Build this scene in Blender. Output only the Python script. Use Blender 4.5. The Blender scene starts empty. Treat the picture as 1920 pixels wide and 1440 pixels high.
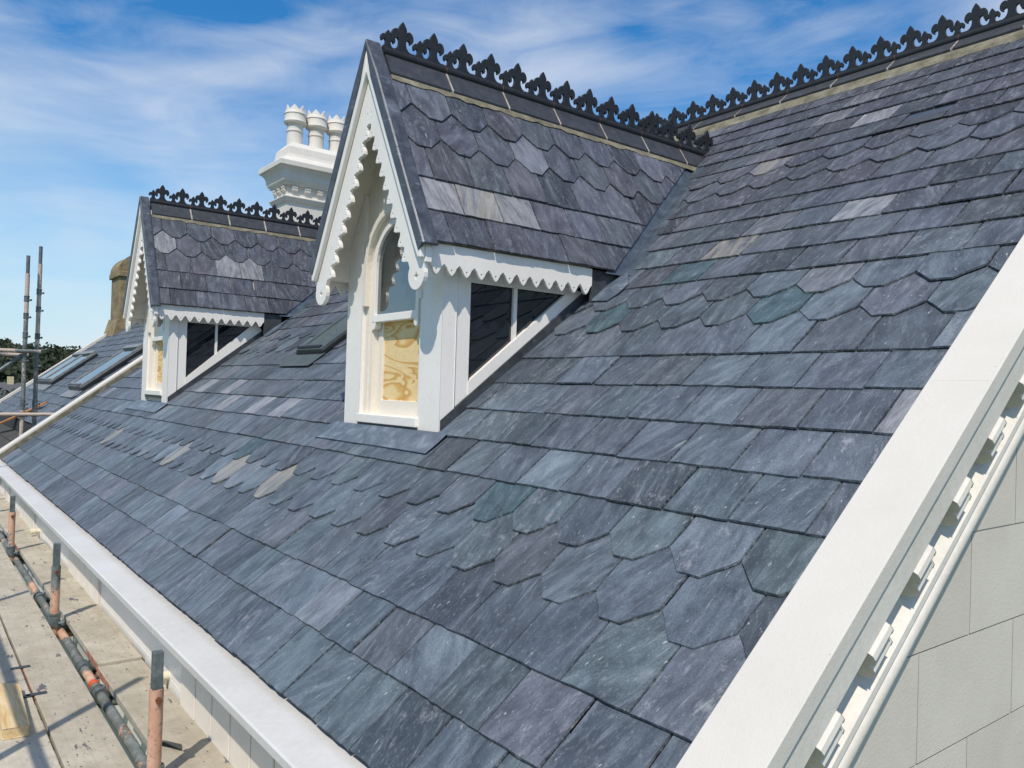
import bpy, bmesh, math, random
import numpy as np
from mathutils import Matrix, Vector

# ------------------------------------------------------------------ camera, light
# All positions below are in metres relative to the camera (x along the eaves, y into
# the house, z up); CZ lifts everything so that the ground lies at z = 0.
CZ = 8.0
scene = bpy.context.scene
YAW, PITCH, ROLL, FPX = 0.65868, 0.01117, 0.03072, 1484.1
fw = np.array([-math.cos(YAW)*math.cos(PITCH), math.sin(YAW)*math.cos(PITCH), math.sin(PITCH)])
rt = np.cross(fw, [0, 0, 1]); rt /= np.linalg.norm(rt); up = np.cross(rt, fw)
cr, sr = math.cos(ROLL), math.sin(ROLL)
rt, up = cr*rt + sr*up, cr*up - sr*rt
cam = bpy.data.cameras.new('camera')
cam.sensor_width = 36.0
cam.lens = FPX/1920*36
cam.clip_start = 0.05
cam.clip_end = 5000
cam_o = bpy.data.objects.new('camera', cam)
scene.collection.objects.link(cam_o)
cam_o.matrix_world = Matrix(((rt[0], up[0], -fw[0], 0), (rt[1], up[1], -fw[1], 0), (rt[2], up[2], -fw[2], CZ), (0, 0, 0, 1)))
scene.camera = cam_o

SUN = Vector((0.92, -1.0, 1.8)).normalized()          # towards the sun
world = bpy.data.worlds.new('World'); scene.world = world; world.use_nodes = True
sun = bpy.data.lights.new('sun', 'SUN'); sun.energy = 3.6; sun.angle = math.radians(0.6); sun.color = (1.0, 0.925, 0.815)
sun_o = bpy.data.objects.new('sun', sun); scene.collection.objects.link(sun_o)
sun_o.rotation_euler = SUN.to_track_quat('Z', 'Y').to_euler(); sun_o.location = (6, -6, 20)
scene.view_settings.view_transform = 'Standard'
scene.view_settings.look = 'None'
scene.view_settings.exposure = 0.14
scene.view_settings.gamma = 1.0
scene.view_settings.use_curve_mapping = False
scene.render.engine = 'CYCLES'

# ------------------------------------------------------------------ node helpers
class NT:
    def __init__(s, tree): s.t = tree; s.N = tree.nodes; s.L = tree.links
    def put(s, sock, v):
        if isinstance(v, bpy.types.NodeSocket): s.L.new(v, sock)
        elif v is not None:
            if hasattr(sock.default_value, '__len__') and not hasattr(v, '__len__'):
                sock.default_value = (v, v, v) if len(sock.default_value) == 3 else (v, v, v, 1)
            elif hasattr(v, '__len__') and len(v) == 3 and len(sock.default_value) == 4: sock.default_value = (*v, 1)
            else: sock.default_value = v
    def math(s, op, a, b=0.0, clamp=False):
        n = s.N.new('ShaderNodeMath'); n.operation = op; n.use_clamp = clamp; s.put(n.inputs[0], a); s.put(n.inputs[1], b); return n.outputs[0]
    def vmath(s, op, a, b=None):
        n = s.N.new('ShaderNodeVectorMath'); n.operation = op; s.put(n.inputs[0], a)
        if b is not None: s.put(n.inputs[1], b)
        return n.outputs[0]
    def noise(s, vec, scale, detail=4, rough=0.55, dist=0.0):
        n = s.N.new('ShaderNodeTexNoise'); s.put(n.inputs['Vector'], vec); n.inputs['Scale'].default_value = scale
        n.inputs['Detail'].default_value = detail; n.inputs['Roughness'].default_value = rough; n.inputs['Distortion'].default_value = dist
        return n.outputs['Fac']
    def vor(s, vec, scale, feature='F1', rand=1.0):
        n = s.N.new('ShaderNodeTexVoronoi'); n.feature = feature; s.put(n.inputs['Vector'], vec); n.inputs['Scale'].default_value = scale
        n.inputs['Randomness'].default_value = rand; return n.outputs['Distance']
    def rng(s, v, a, b, c=0.0, d=1.0):
        n = s.N.new('ShaderNodeMapRange'); n.clamp = True; s.put(n.inputs[0], v)
        for i, q in enumerate((a, b, c, d)): n.inputs[i+1].default_value = q
        return n.outputs[0]
    def ramp(s, fac, stops, interp='LINEAR'):
        n = s.N.new('ShaderNodeValToRGB'); s.put(n.inputs[0], fac); cr_ = n.color_ramp; cr_.interpolation = interp
        while len(cr_.elements) < len(stops): cr_.elements.new(0.5)
        for e, (p, c) in zip(cr_.elements, stops): e.position = p; e.color = (*c, 1)
        return n.outputs[0]
    def mix(s, fac, a, b, blend='MIX'):
        n = s.N.new('ShaderNodeMix'); n.data_type = 'RGBA'; n.blend_type = blend; n.clamp_factor = True
        s.put(n.inputs[0], fac); s.put(n.inputs[6], a); s.put(n.inputs[7], b); return n.outputs[2]
    def mapping(s, vec, scale=(1, 1, 1), loc=(0, 0, 0), rot=(0, 0, 0)):
        n = s.N.new('ShaderNodeMapping'); s.put(n.inputs[0], vec); n.inputs[1].default_value = loc; n.inputs[2].default_value = rot; n.inputs[3].default_value = scale
        return n.outputs[0]
    def bump(s, h, strength=0.3, dist=0.01):
        n = s.N.new('ShaderNodeBump'); n.inputs['Strength'].default_value = strength; n.inputs['Distance'].default_value = dist; s.put(n.inputs['Height'], h); return n.outputs[0]
    def attr(s, name):
        n = s.N.new('ShaderNodeAttribute'); n.attribute_name = name; return n
    def pos(s): return s.N.new('ShaderNodeNewGeometry').outputs['Position']
    def obj_rand(s): return s.N.new('ShaderNodeObjectInfo').outputs['Random']

MATS = {}
def material(name):
    m = bpy.data.materials.new(name); m.use_nodes = True; MATS[name] = m
    nt = NT(m.node_tree); b = m.node_tree.nodes['Principled BSDF']
    def fin(color=None, rough=None, normal=None, metal=None, spec=None):
        nt.put(b.inputs['Base Color'], color)
        if rough is not None: nt.put(b.inputs['Roughness'], rough)
        if normal is not None: nt.put(b.inputs['Normal'], normal)
        if metal is not None: nt.put(b.inputs['Metallic'], metal)
        if spec is not None: b.inputs['Specular IOR Level'].default_value = spec
        return m
    return nt, fin

# ------------------------------------------------------------------ sky
def make_sky():
    nt = NT(world.node_tree); bg = world.node_tree.nodes['Background']
    sky = nt.N.new('ShaderNodeTexSky'); sky.sky_type = 'NISHITA'; sky.sun_disc = False
    sky.sun_elevation = math.asin(SUN.z); sky.sun_rotation = math.atan2(SUN.x, SUN.y)
    sky.air_density = 1.0; sky.dust_density = 0.15; sky.ozone_density = 2.5
    tc = nt.N.new('ShaderNodeTexCoord').outputs['Generated']
    v = nt.mapping(tc, scale=(1.5, 1.5, 3.2), loc=CLOUD_LOC, rot=(math.radians(-10), math.radians(8), 0))
    big = nt.noise(v, 1.25, 3, 0.5, 0.6)
    mid = nt.noise(nt.mapping(v, scale=(1.3, 1.3, 2.4), rot=(0.06, 0.10, 0)), 3.0, 6, 0.58, 0.7)
    fine = nt.noise(nt.mapping(v, scale=(1, 1, 3.0), rot=(0.10, 0.05, 0)), 9.0, 7, 0.62, 0.8)
    d = nt.math('ADD', nt.math('MULTIPLY', big, 0.74), nt.math('ADD', nt.math('MULTIPLY', mid, 0.20), nt.math('MULTIPLY', fine, 0.035)))
    cl = nt.math('MULTIPLY', nt.rng(d, 0.42, 0.66), 0.88)
    hs = nt.N.new('ShaderNodeHueSaturation'); hs.inputs['Saturation'].default_value = 1.36; hs.inputs['Value'].default_value = 1.36; nt.L.new(sky.outputs[0], hs.inputs['Color'])
    blue = nt.mix(1.0, hs.outputs[0], (0.79, 1.0, 1.04), 'MULTIPLY')
    el = nt.N.new('ShaderNodeSeparateXYZ'); nt.L.new(tc, el.inputs[0])
    blue = nt.mix(nt.rng(el.outputs[2], -0.02, 0.32, 0.97, 0.0), blue, (5.3, 6.9, 8.2))     # pale air towards the horizon
    col = nt.mix(cl, blue, (7.7, 8.1, 8.7))
    nt.L.new(col, bg.inputs['Color']); bg.inputs['Strength'].default_value = 0.095
CLOUD_LOC = (7.3, 2.2, 1.55)
make_sky()

# ------------------------------------------------------------------ materials
def m_slate():
    for name, lich in (('slate', 0.0), ('slate_lichen', 1.0)):
        nt, fin = material(name)
        a = nt.attr('scol'); uv = nt.attr('suv').outputs['Vector']; st = nt.attr('sst')
        sp = nt.N.new('ShaderNodeSeparateColor'); nt.L.new(st.outputs['Color'], sp.inputs[0])
        lichen, tan, light = sp.outputs[0], sp.outputs[1], sp.outputs[2]
        edge = a.outputs['Alpha']; base = a.outputs['Color']
        blotch = nt.noise(nt.mapping(uv, scale=(1.5, 0.75, 1)), 7, 3, 0.62, 0.5)
        streak = nt.noise(nt.mapping(uv, scale=(30, 6.0, 1)), 1.0, 5, 0.68, 0.3)
        fine = nt.noise(nt.mapping(uv, scale=(1, 0.40, 1)), 125, 3, 0.65)
        c = nt.mix(1.0, base, nt.ramp(blotch, [(0.28, (0.50, 0.51, 0.54)), (0.74, (1.46, 1.46, 1.44))]), 'MULTIPLY')
        c = nt.mix(nt.math('MULTIPLY', nt.rng(streak, 0.52, 0.76), 0.62), c, (0.25, 0.285, 0.325))
        c = nt.mix(nt.math('MULTIPLY', nt.rng(streak, 0.48, 0.26), 0.60), c, (0.030, 0.036, 0.047))
        c = nt.mix(nt.math('MULTIPLY', nt.rng(fine, 0.55, 0.75), 0.42), c, (0.25, 0.285, 0.32))
        c = nt.mix(nt.math('MULTIPLY', nt.rng(nt.noise(nt.mapping(uv, scale=(1, 0.6, 1)), 300, 2, 0.5), 0.5, 0.28), 0.55), c, (0.03, 0.034, 0.044))
        speck = nt.math('MULTIPLY', nt.rng(nt.noise(nt.mapping(uv, scale=(1, 0.5, 1)), 210, 3, 0.6), 0.66, 0.76), nt.rng(nt.noise(uv, 13, 3, 0.6), 0.42, 0.66))
        c = nt.mix(nt.math('MULTIPLY', speck, 0.60), c, (0.38, 0.40, 0.40))
        rot = nt.mapping(uv, scale=(70, 7, 1), rot=(0, 0, 0.5))
        scr = nt.rng(nt.noise(rot, 1.0, 3, 0.5, 0.5), 0.675, 0.75)
        c = nt.mix(nt.math('MULTIPLY', scr, 0.45), c, (0.36, 0.41, 0.41))
        fl = nt.rng(nt.noise(nt.mapping(uv, scale=(1.6, 0.5, 1), rot=(0, 0, -0.25), loc=(5, 2, 3)), 52, 3, 0.55), 0.684, 0.74)
        c = nt.mix(nt.math('MULTIPLY', fl, 0.65), c, (0.46, 0.48, 0.48))
        # pale mineral patches, tan weather stains and bleached slates (strength set per slate)
        pn = nt.noise(nt.mapping(uv, loc=(3, 7, 1), scale=(1.2, 0.8, 1)), 15, 6, 0.72, 0.2)
        pm = nt.math('MULTIPLY', nt.rng(pn, 0.56, 0.68), lichen, True)
        c = nt.mix(nt.math('MULTIPLY', pm, 0.62), c, (0.37, 0.37, 0.40))
        c = nt.mix(nt.math('MULTIPLY', light, nt.rng(streak, 0.25, 0.7)), c, (0.40, 0.40, 0.43))
        tn = nt.noise(nt.mapping(uv, scale=(16, 2.2, 1)), 1.0, 4, 0.5, 0.3)
        c = nt.mix(nt.math('MULTIPLY', nt.rng(tn, 0.36, 0.60), tan), c, (0.34, 0.31, 0.245))
        c = nt.mix(nt.math('MULTIPLY', edge, nt.rng(nt.noise(uv, 60, 3), 0.54, 0.68, 0.0, 0.8)), c, (0.25, 0.225, 0.18))
        c = nt.mix(nt.math('MULTIPLY', edge, nt.rng(nt.noise(uv, 60, 3), 0.60, 0.44, 0.1, 0.85)), c, (0.014, 0.015, 0.017))
        if lich:
            l2 = nt.rng(nt.noise(nt.mapping(uv, loc=(9, 1, 2)), 16, 5, 0.7), 0.60, 0.65)
            c = nt.mix(nt.math('MULTIPLY', l2, 0.7), c, (0.42, 0.40, 0.28))
        h = nt.math('ADD', nt.math('MULTIPLY', streak, 0.6), nt.math('ADD', nt.math('MULTIPLY', fine, 0.35), nt.math('MULTIPLY', blotch, 0.8)))
        fin(c, nt.rng(fine, 0.3, 0.7, 0.42, 0.62), nt.bump(h, 0.42, 0.006), spec=0.38)
m_slate()

def m_paint():
    for name, col, r, gr in (('white_paint', (0.86, 0.82, 0.765), 0.36, 0.05), ('cream_paint', (0.80, 0.74, 0.645), 0.4, 0.06),
                             ('cap_paint', (0.62, 0.61, 0.585), 0.45, 0.08), ('render_white', (0.69, 0.655, 0.595), 0.7, 0.10)):
        nt, fin = material(name); p = nt.pos()
        n1 = nt.noise(p, 2.2, 4, 0.6); n2 = nt.noise(p, 38, 3, 0.6)
        c = nt.mix(1.0, col, nt.ramp(nt.math('ADD', nt.math('MULTIPLY', n1, 0.6), nt.math('MULTIPLY', n2, 0.4)), [(0.3, (1-gr*1.5, 1-gr*1.7, 1-gr*2.0)), (0.62, (1+gr*0.4, 1+gr*0.4, 1+gr*0.4))]), 'MULTIPLY')
        dirt = nt.rng(nt.noise(p, 75, 2, 0.5), 0.70, 0.76)
        c = nt.mix(nt.math('MULTIPLY', dirt, 0.16), c, (0.30, 0.27, 0.22))
        fin(c, r, nt.bump(nt.noise(p, 130 if r < 0.6 else 90, 4, 0.6), 0.10 if r < 0.6 else 0.25, 0.004))
    nt, fin = material('coping_stone'); p = nt.pos()
    n1 = nt.noise(p, 1.8, 5, 0.65); n2 = nt.noise(p, 240, 3, 0.6)
    c = nt.mix(1.0, (0.625, 0.595, 0.54), nt.ramp(n1, [(0.3, (0.93, 0.925, 0.915)), (0.65, (1.02, 1.02, 1.02))]), 'MULTIPLY')
    c = nt.mix(nt.math('MULTIPLY', nt.rng(n2, 0.60, 0.72), 0.22), c, (0.52, 0.47, 0.38))
    c = nt.mix(nt.math('MULTIPLY', nt.rng(nt.noise(p, 46, 2), 0.76, 0.79), 0.6), c, (0.22, 0.18, 0.13))
    c = nt.mix(nt.math('MULTIPLY', nt.rng(nt.noise(nt.mapping(p, scale=(1, 3, 1)), 4.5, 5, 0.7), 0.60, 0.8), 0.25), c, (0.66, 0.60, 0.50))
    fin(c, 0.85, nt.bump(nt.math('ADD', n2, nt.noise(p, 40, 4)), 0.30, 0.004))
    nt, fin = material('ashlar_render'); p = nt.pos()
    n1 = nt.noise(p, 3.0, 5, 0.6); n2 = nt.noise(p, 300, 3, 0.6)
    base = nt.ramp(nt.obj_rand(), [(0.0, (0.595, 0.545, 0.465)), (0.5, (0.63, 0.58, 0.505)), (1.0, (0.66, 0.605, 0.53))])
    c = nt.mix(1.0, base, nt.ramp(n1, [(0.3, (0.93, 0.93, 0.92)), (0.68, (1.05, 1.05, 1.05))]), 'MULTIPLY')
    fin(c, 0.85, nt.bump(nt.math('ADD', nt.math('MULTIPLY', n2, 0.6), nt.noise(p, 110, 4)), 0.33, 0.004))
    nt, fin = material('ashlar_joint'); fin((0.52, 0.49, 0.44), 0.9)
m_paint()

def m_misc():
    nt, fin = material('lead'); p = nt.pos()
    n1 = nt.noise(p, 9, 5, 0.65, 0.6); n2 = nt.noise(nt.mapping(p, scale=(2, 2, 9)), 6, 5, 0.6)
    c = nt.ramp(n1, [(0.30, (0.045, 0.048, 0.058)), (0.55, (0.085, 0.095, 0.115)), (0.80, (0.18, 0.215, 0.26))])
    c = nt.mix(nt.math('MULTIPLY', nt.rng(n2, 0.60, 0.75), 0.5), c, (0.34, 0.38, 0.43))
    fin(c, nt.rng(n1, 0.3, 0.7, 0.34, 0.55), nt.bump(nt.noise(p, 14, 4), 0.25, 0.006), metal=0.25)
    nt, fin = material('lead_valley'); p = nt.pos()
    n1 = nt.noise(p, 8, 5, 0.65, 0.6)
    c = nt.ramp(n1, [(0.3, (0.055, 0.070, 0.088)), (0.55, (0.105, 0.135, 0.165)), (0.78, (0.22, 0.26, 0.30))])
    fin(c, 0.36, nt.bump(nt.noise(p, 14, 4), 0.3, 0.006), metal=0.4)
    nt, fin = material('lead_blue'); p = nt.pos()
    n1 = nt.noise(p, 7, 6, 0.7, 0.8)
    c = nt.ramp(n1, [(0.28, (0.070, 0.090, 0.118)), (0.50, (0.125, 0.158, 0.200)), (0.66, (0.26, 0.30, 0.345))])
    fin(c, 0.45, nt.bump(nt.noise(p, 18, 4), 0.3, 0.006), metal=0.2)
    nt, fin = material('lead_dark'); p = nt.pos(); n1 = nt.noise(p, 12, 5, 0.65)
    c = nt.ramp(n1, [(0.3, (0.028, 0.030, 0.034)), (0.7, (0.065, 0.070, 0.078))])
    c = nt.mix(nt.math('MULTIPLY', nt.rng(nt.noise(p, 90, 2), 0.70, 0.74), 0.6), c, (0.35, 0.35, 0.35))
    fin(c, 0.45, nt.bump(n1, 0.3, 0.006))
    nt, fin = material('ridge_clay'); p = nt.pos(); n1 = nt.noise(p, 16, 5, 0.65)
    c = nt.ramp(n1, [(0.3, (0.026, 0.028, 0.033)), (0.6, (0.045, 0.049, 0.056)), (0.8, (0.08, 0.085, 0.092))])
    c = nt.mix(nt.math('MULTIPLY', nt.rng(nt.noise(p, 60, 2), 0.72, 0.76), 0.4), c, (0.28, 0.25, 0.2))
    fin(c, 0.5, nt.bump(nt.noise(p, 90, 3), 0.2, 0.003))
    nt, fin = material('crest_black'); p = nt.pos()
    fin(nt.ramp(nt.noise(p, 25, 4), [(0.3, (0.008, 0.009, 0.011)), (0.8, (0.018, 0.019, 0.023))]), 0.55, nt.bump(nt.noise(p, 120, 3), 0.2, 0.003))
    nt, fin = material('mortar'); p = nt.pos(); n1 = nt.noise(p, 10, 5, 0.65)
    c = nt.ramp(n1, [(0.3, (0.10, 0.092, 0.062)), (0.5, (0.185, 0.168, 0.115)), (0.75, (0.30, 0.275, 0.205))])
    fin(c, 0.95, nt.bump(nt.noise(p, 55, 5, 0.7), 0.6, 0.008))
    nt, fin = material('joint_mortar'); p = nt.pos()
    fin(nt.ramp(nt.noise(p, 30, 4), [(0.3, (0.26, 0.20, 0.15)), (0.55, (0.42, 0.385, 0.34)), (0.8, (0.52, 0.495, 0.45))]), 0.95, nt.bump(nt.noise(p, 80, 4), 0.5, 0.005))
    nt, fin = material('plywood'); p = nt.pos()
    w = nt.noise(nt.mapping(p, scale=(1.1, 1, 3.6), loc=(1.3, 0, 2.2)), 1.5, 2.5, 0.5, 0.7)
    band = nt.math('FRACT', nt.math('MULTIPLY', w, 9.0))
    c = nt.ramp(band, [(0.0, (0.56, 0.29, 0.07)), (0.14, (0.63, 0.36, 0.10)), (0.36, (0.72, 0.46, 0.16)), (0.50, (0.80, 0.60, 0.29)), (0.90, (0.82, 0.63, 0.33)), (1.0, (0.60, 0.32, 0.08))])
    grain = nt.noise(nt.mapping(p, scale=(5, 1, 80)), 3, 5, 0.65, 0.6)
    c = nt.mix(nt.math('MULTIPLY', nt.rng(grain, 0.45, 0.75), 0.5), c, (0.60, 0.37, 0.13))
    c = nt.mix(nt.math('MULTIPLY', nt.rng(nt.noise(p, 22, 4, 0.7), 0.58, 0.75), 0.3), c, (0.45, 0.30, 0.14))
    fin(c, 0.6, nt.bump(grain, 0.15, 0.003))
    nt, fin = material('glass_dark')
    fin((0.010, 0.013, 0.017), 0.015, spec=0.85)
    nt, fin = material('glass_sky')
    fin((0.030, 0.042, 0.046), 0.015, spec=1.0).node_tree.nodes['Principled BSDF'].inputs['IOR'].default_value = 2.0
    nt, fin = material('glass_roof')
    fin((0.10, 0.135, 0.135), 0.03, spec=1.0)
    nt, fin = material('window_grey'); p = nt.pos()
    fin(nt.ramp(nt.noise(p, 12, 4), [(0.3, (0.065, 0.085, 0.088)), (0.7, (0.10, 0.125, 0.13))]), 0.42)
    nt, fin = material('window_black'); fin((0.016, 0.019, 0.022), 0.4)
    nt, fin = material('aluminium'); p = nt.pos()
    fin(nt.ramp(nt.noise(p, 12, 4), [(0.3, (0.18, 0.19, 0.19)), (0.7, (0.30, 0.31, 0.31))]), 0.5, metal=0.3)
    # scaffold
    nt, fin = material('board_wood'); p = nt.pos(); r = nt.obj_rand()
    ob = nt.N.new('ShaderNodeTexCoord').outputs['Object']
    g = nt.noise(nt.mapping(ob, scale=(1.1, 22, 22)), 2, 5, 0.6, 0.4)
    n1 = nt.noise(p, 2.4, 5, 0.65, 0.3)
    c = nt.ramp(n1, [(0.3, (0.37, 0.335, 0.265)), (0.55, (0.485, 0.445, 0.365)), (0.75, (0.57, 0.53, 0.445))])
    c = nt.mix(nt.math('MULTIPLY', nt.rng(g, 0.5, 0.72), 0.45), c, (0.35, 0.285, 0.19))
    c = nt.mix(1.0, c, nt.ramp(r, [(0, (0.90, 0.88, 0.84)), (1, (1.06, 1.05, 1.03))]), 'MULTIPLY')
    spots = nt.rng(nt.vor(nt.mapping(p, scale=(0.6, 1.3, 1)), 30), 0.17, 0.11)
    spots = nt.math('MULTIPLY', spots, nt.rng(nt.noise(p, 5.5, 3), 0.46, 0.56))
    c = nt.mix(nt.math('MULTIPLY', spots, 0.85), c, (0.035, 0.036, 0.05))
    c = nt.mix(nt.math('MULTIPLY', nt.rng(nt.noise(p, 9, 6, 0.7), 0.44, 0.68), 0.50), c, (0.27, 0.235, 0.18))
    sp3 = nt.rng(nt.noise(nt.mapping(p, scale=(0.45, 1.5, 1), loc=(2, 8, 1)), 12, 5, 0.62), 0.64, 0.67)
    c = nt.mix(nt.math('MULTIPLY', sp3, 0.85), c, (0.07, 0.066, 0.09))
    sp2 = nt.rng(nt.noise(nt.mapping(p, scale=(0.5, 1.4, 1)), 42, 4, 0.6), 0.655, 0.69)
    c = nt.mix(nt.math('MULTIPLY', sp2, 0.75), c, (0.06, 0.058, 0.07))
    c = nt.mix(nt.math('MULTIPLY', nt.rng(nt.noise(nt.mapping(p, loc=(4, 4, 4)), 17, 4, 0.7), 0.715, 0.75), 0.6), c, (0.45, 0.13, 0.04))
    fin(c, 0.85, nt.bump(nt.math('ADD', g, nt.noise(p, 60, 4)), 0.35, 0.004))
    nt, fin = material('galv'); p = nt.pos(); n1 = nt.noise(p, 18, 5, 0.65)
    c = nt.ramp(n1, [(0.3, (0.075, 0.095, 0.098)), (0.55, (0.15, 0.178, 0.178)), (0.8, (0.30, 0.33, 0.33))])
    fin(c, 0.5, nt.bump(nt.noise(p, 70, 4), 0.2, 0.003), metal=0.35)
    for name, thr in (('tube_peach', 0.49), ('tube_mixed', 0.56), ('tube_far', 0.455)):
        nt, fin = material(name); p = nt.pos(); n1 = nt.noise(p, 18, 5, 0.65)
        g = nt.ramp(n1, [(0.3, (0.085, 0.10, 0.098)), (0.55, (0.17, 0.19, 0.185)), (0.8, (0.31, 0.33, 0.325))])
        pe = nt.ramp(nt.noise(p, 9, 4), [(0.3, (0.50, 0.25, 0.155)), (0.55, (0.60, 0.37, 0.26)), (0.75, (0.62, 0.48, 0.37))]) if name != 'tube_far' else (0.52, 0.42, 0.35)
        w = nt.math('ADD', nt.math('MULTIPLY', nt.noise(p, 2.2, 2, 0.5), 0.75), nt.math('MULTIPLY', nt.noise(p, 42, 4, 0.65), 0.25))
        m = nt.rng(w, thr-0.012, thr+0.012)
        c = nt.mix(m, g, pe)
        c = nt.mix(nt.math('MULTIPLY', nt.rng(nt.noise(p, 33, 5, 0.75), 0.56, 0.64), 0.75), c, (0.15, 0.085, 0.05))
        fin(c, 0.6, nt.bump(w, 0.2, 0.003))
    nt, fin = material('orange_tape'); fin((0.62, 0.10, 0.025), 0.55)
    nt, fin = material('band_paint'); p = nt.pos(); fin(nt.ramp(nt.noise(p, 20, 5, 0.7), [(0.35, (0.13, 0.11, 0.09)), (0.5, (0.42, 0.17, 0.10)), (0.75, (0.52, 0.27, 0.18))]), 0.7)
    nt, fin = material('rust'); p = nt.pos(); fin(nt.ramp(nt.noise(p, 60, 4), [(0.3, (0.08, 0.025, 0.012)), (0.7, (0.22, 0.09, 0.035))]), 0.8)
    nt, fin = material('steel_clip'); fin((0.035, 0.042, 0.052), 0.45)
    nt, fin = material('new_timber'); p = nt.pos(); g = nt.noise(nt.mapping(p, scale=(1.5, 14, 14)), 3, 5, 0.6, 0.5)
    fin(nt.ramp(g, [(0.3, (0.50, 0.30, 0.11)), (0.55, (0.66, 0.49, 0.26)), (0.75, (0.74, 0.60, 0.38))]), 0.7, nt.bump(g, 0.2, 0.003))
    nt, fin = material('cream_pipe'); fin((0.72, 0.66, 0.50), 0.4)
    # far things
    nt, fin = material('old_stone'); p = nt.pos()
    fin(nt.ramp(nt.noise(p, 3.5, 6, 0.7), [(0.28, (0.10, 0.075, 0.04)), (0.5, (0.24, 0.185, 0.10)), (0.75, (0.36, 0.29, 0.17))]), 0.95, nt.bump(nt.noise(p, 14, 5), 0.6, 0.03))
    nt, fin = material('rusty_lead'); p = nt.pos()
    fin(nt.ramp(nt.noise(p, 5, 5, 0.7), [(0.3, (0.20, 0.09, 0.03)), (0.55, (0.42, 0.17, 0.05)), (0.8, (0.40, 0.27, 0.15))]), 0.9)
    nt, fin = material('old_roof'); p = nt.pos()
    b = nt.noise(nt.mapping(p, scale=(5, 1, 1)), 3, 5, 0.6)
    fin(nt.ramp(b, [(0.3, (0.030, 0.029, 0.026)), (0.7, (0.075, 0.072, 0.062))]), 0.9)
    nt, fin = material('grass'); p = nt.pos()
    fin(nt.ramp(nt.noise(p, 0.06, 6, 0.6), [(0.3, (0.045, 0.075, 0.022)), (0.6, (0.08, 0.115, 0.035)), (0.8, (0.14, 0.15, 0.06))]), 0.95)
    for name, k in (('leaves_dark', 0.60), ('leaves_mid', 1.0)):
        nt, fin = material(name); p = nt.pos()
        n = nt.noise(p, 0.10 if k < 1 else 0.5, 4, 0.6)
        fin(nt.ramp(n, [(0.3, (0.020*k, 0.034*k, 0.016*k)), (0.55, (0.042*k, 0.066*k, 0.026*k)), (0.78, (0.085*k, 0.105*k, 0.038*k))]), 0.85)
    nt, fin = material('bark'); fin((0.07, 0.055, 0.04), 0.95)
    nt, fin = material('far_wall'); fin((0.55, 0.47, 0.30), 0.9)
    nt, fin = material('far_roof'); fin((0.085, 0.09, 0.10), 0.8)
    nt, fin = material('deck_dark'); fin((0.03, 0.03, 0.033), 0.9)
m_misc()

# ------------------------------------------------------------------ mesh helpers
WL = {}
def link(o, parent, wloc):
    scene.collection.objects.link(o); WL[o] = Vector(wloc)
    if parent is not None: o.parent = parent; o.location = Vector(wloc) - WL[parent]
    else: o.location = wloc
    return o
def empty(name, loc, parent=None):
    o = bpy.data.objects.new(name, None); o.empty_display_size = 0.3
    return link(o, parent, (loc[0], loc[1], loc[2]+CZ))
def tag(o, label=None, cat=None, group=None, kind=None):
    if label: o['label'] = label
    if cat: o['category'] = cat
    if group: o['group'] = group
    if kind: o['kind'] = kind
    return o

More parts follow.
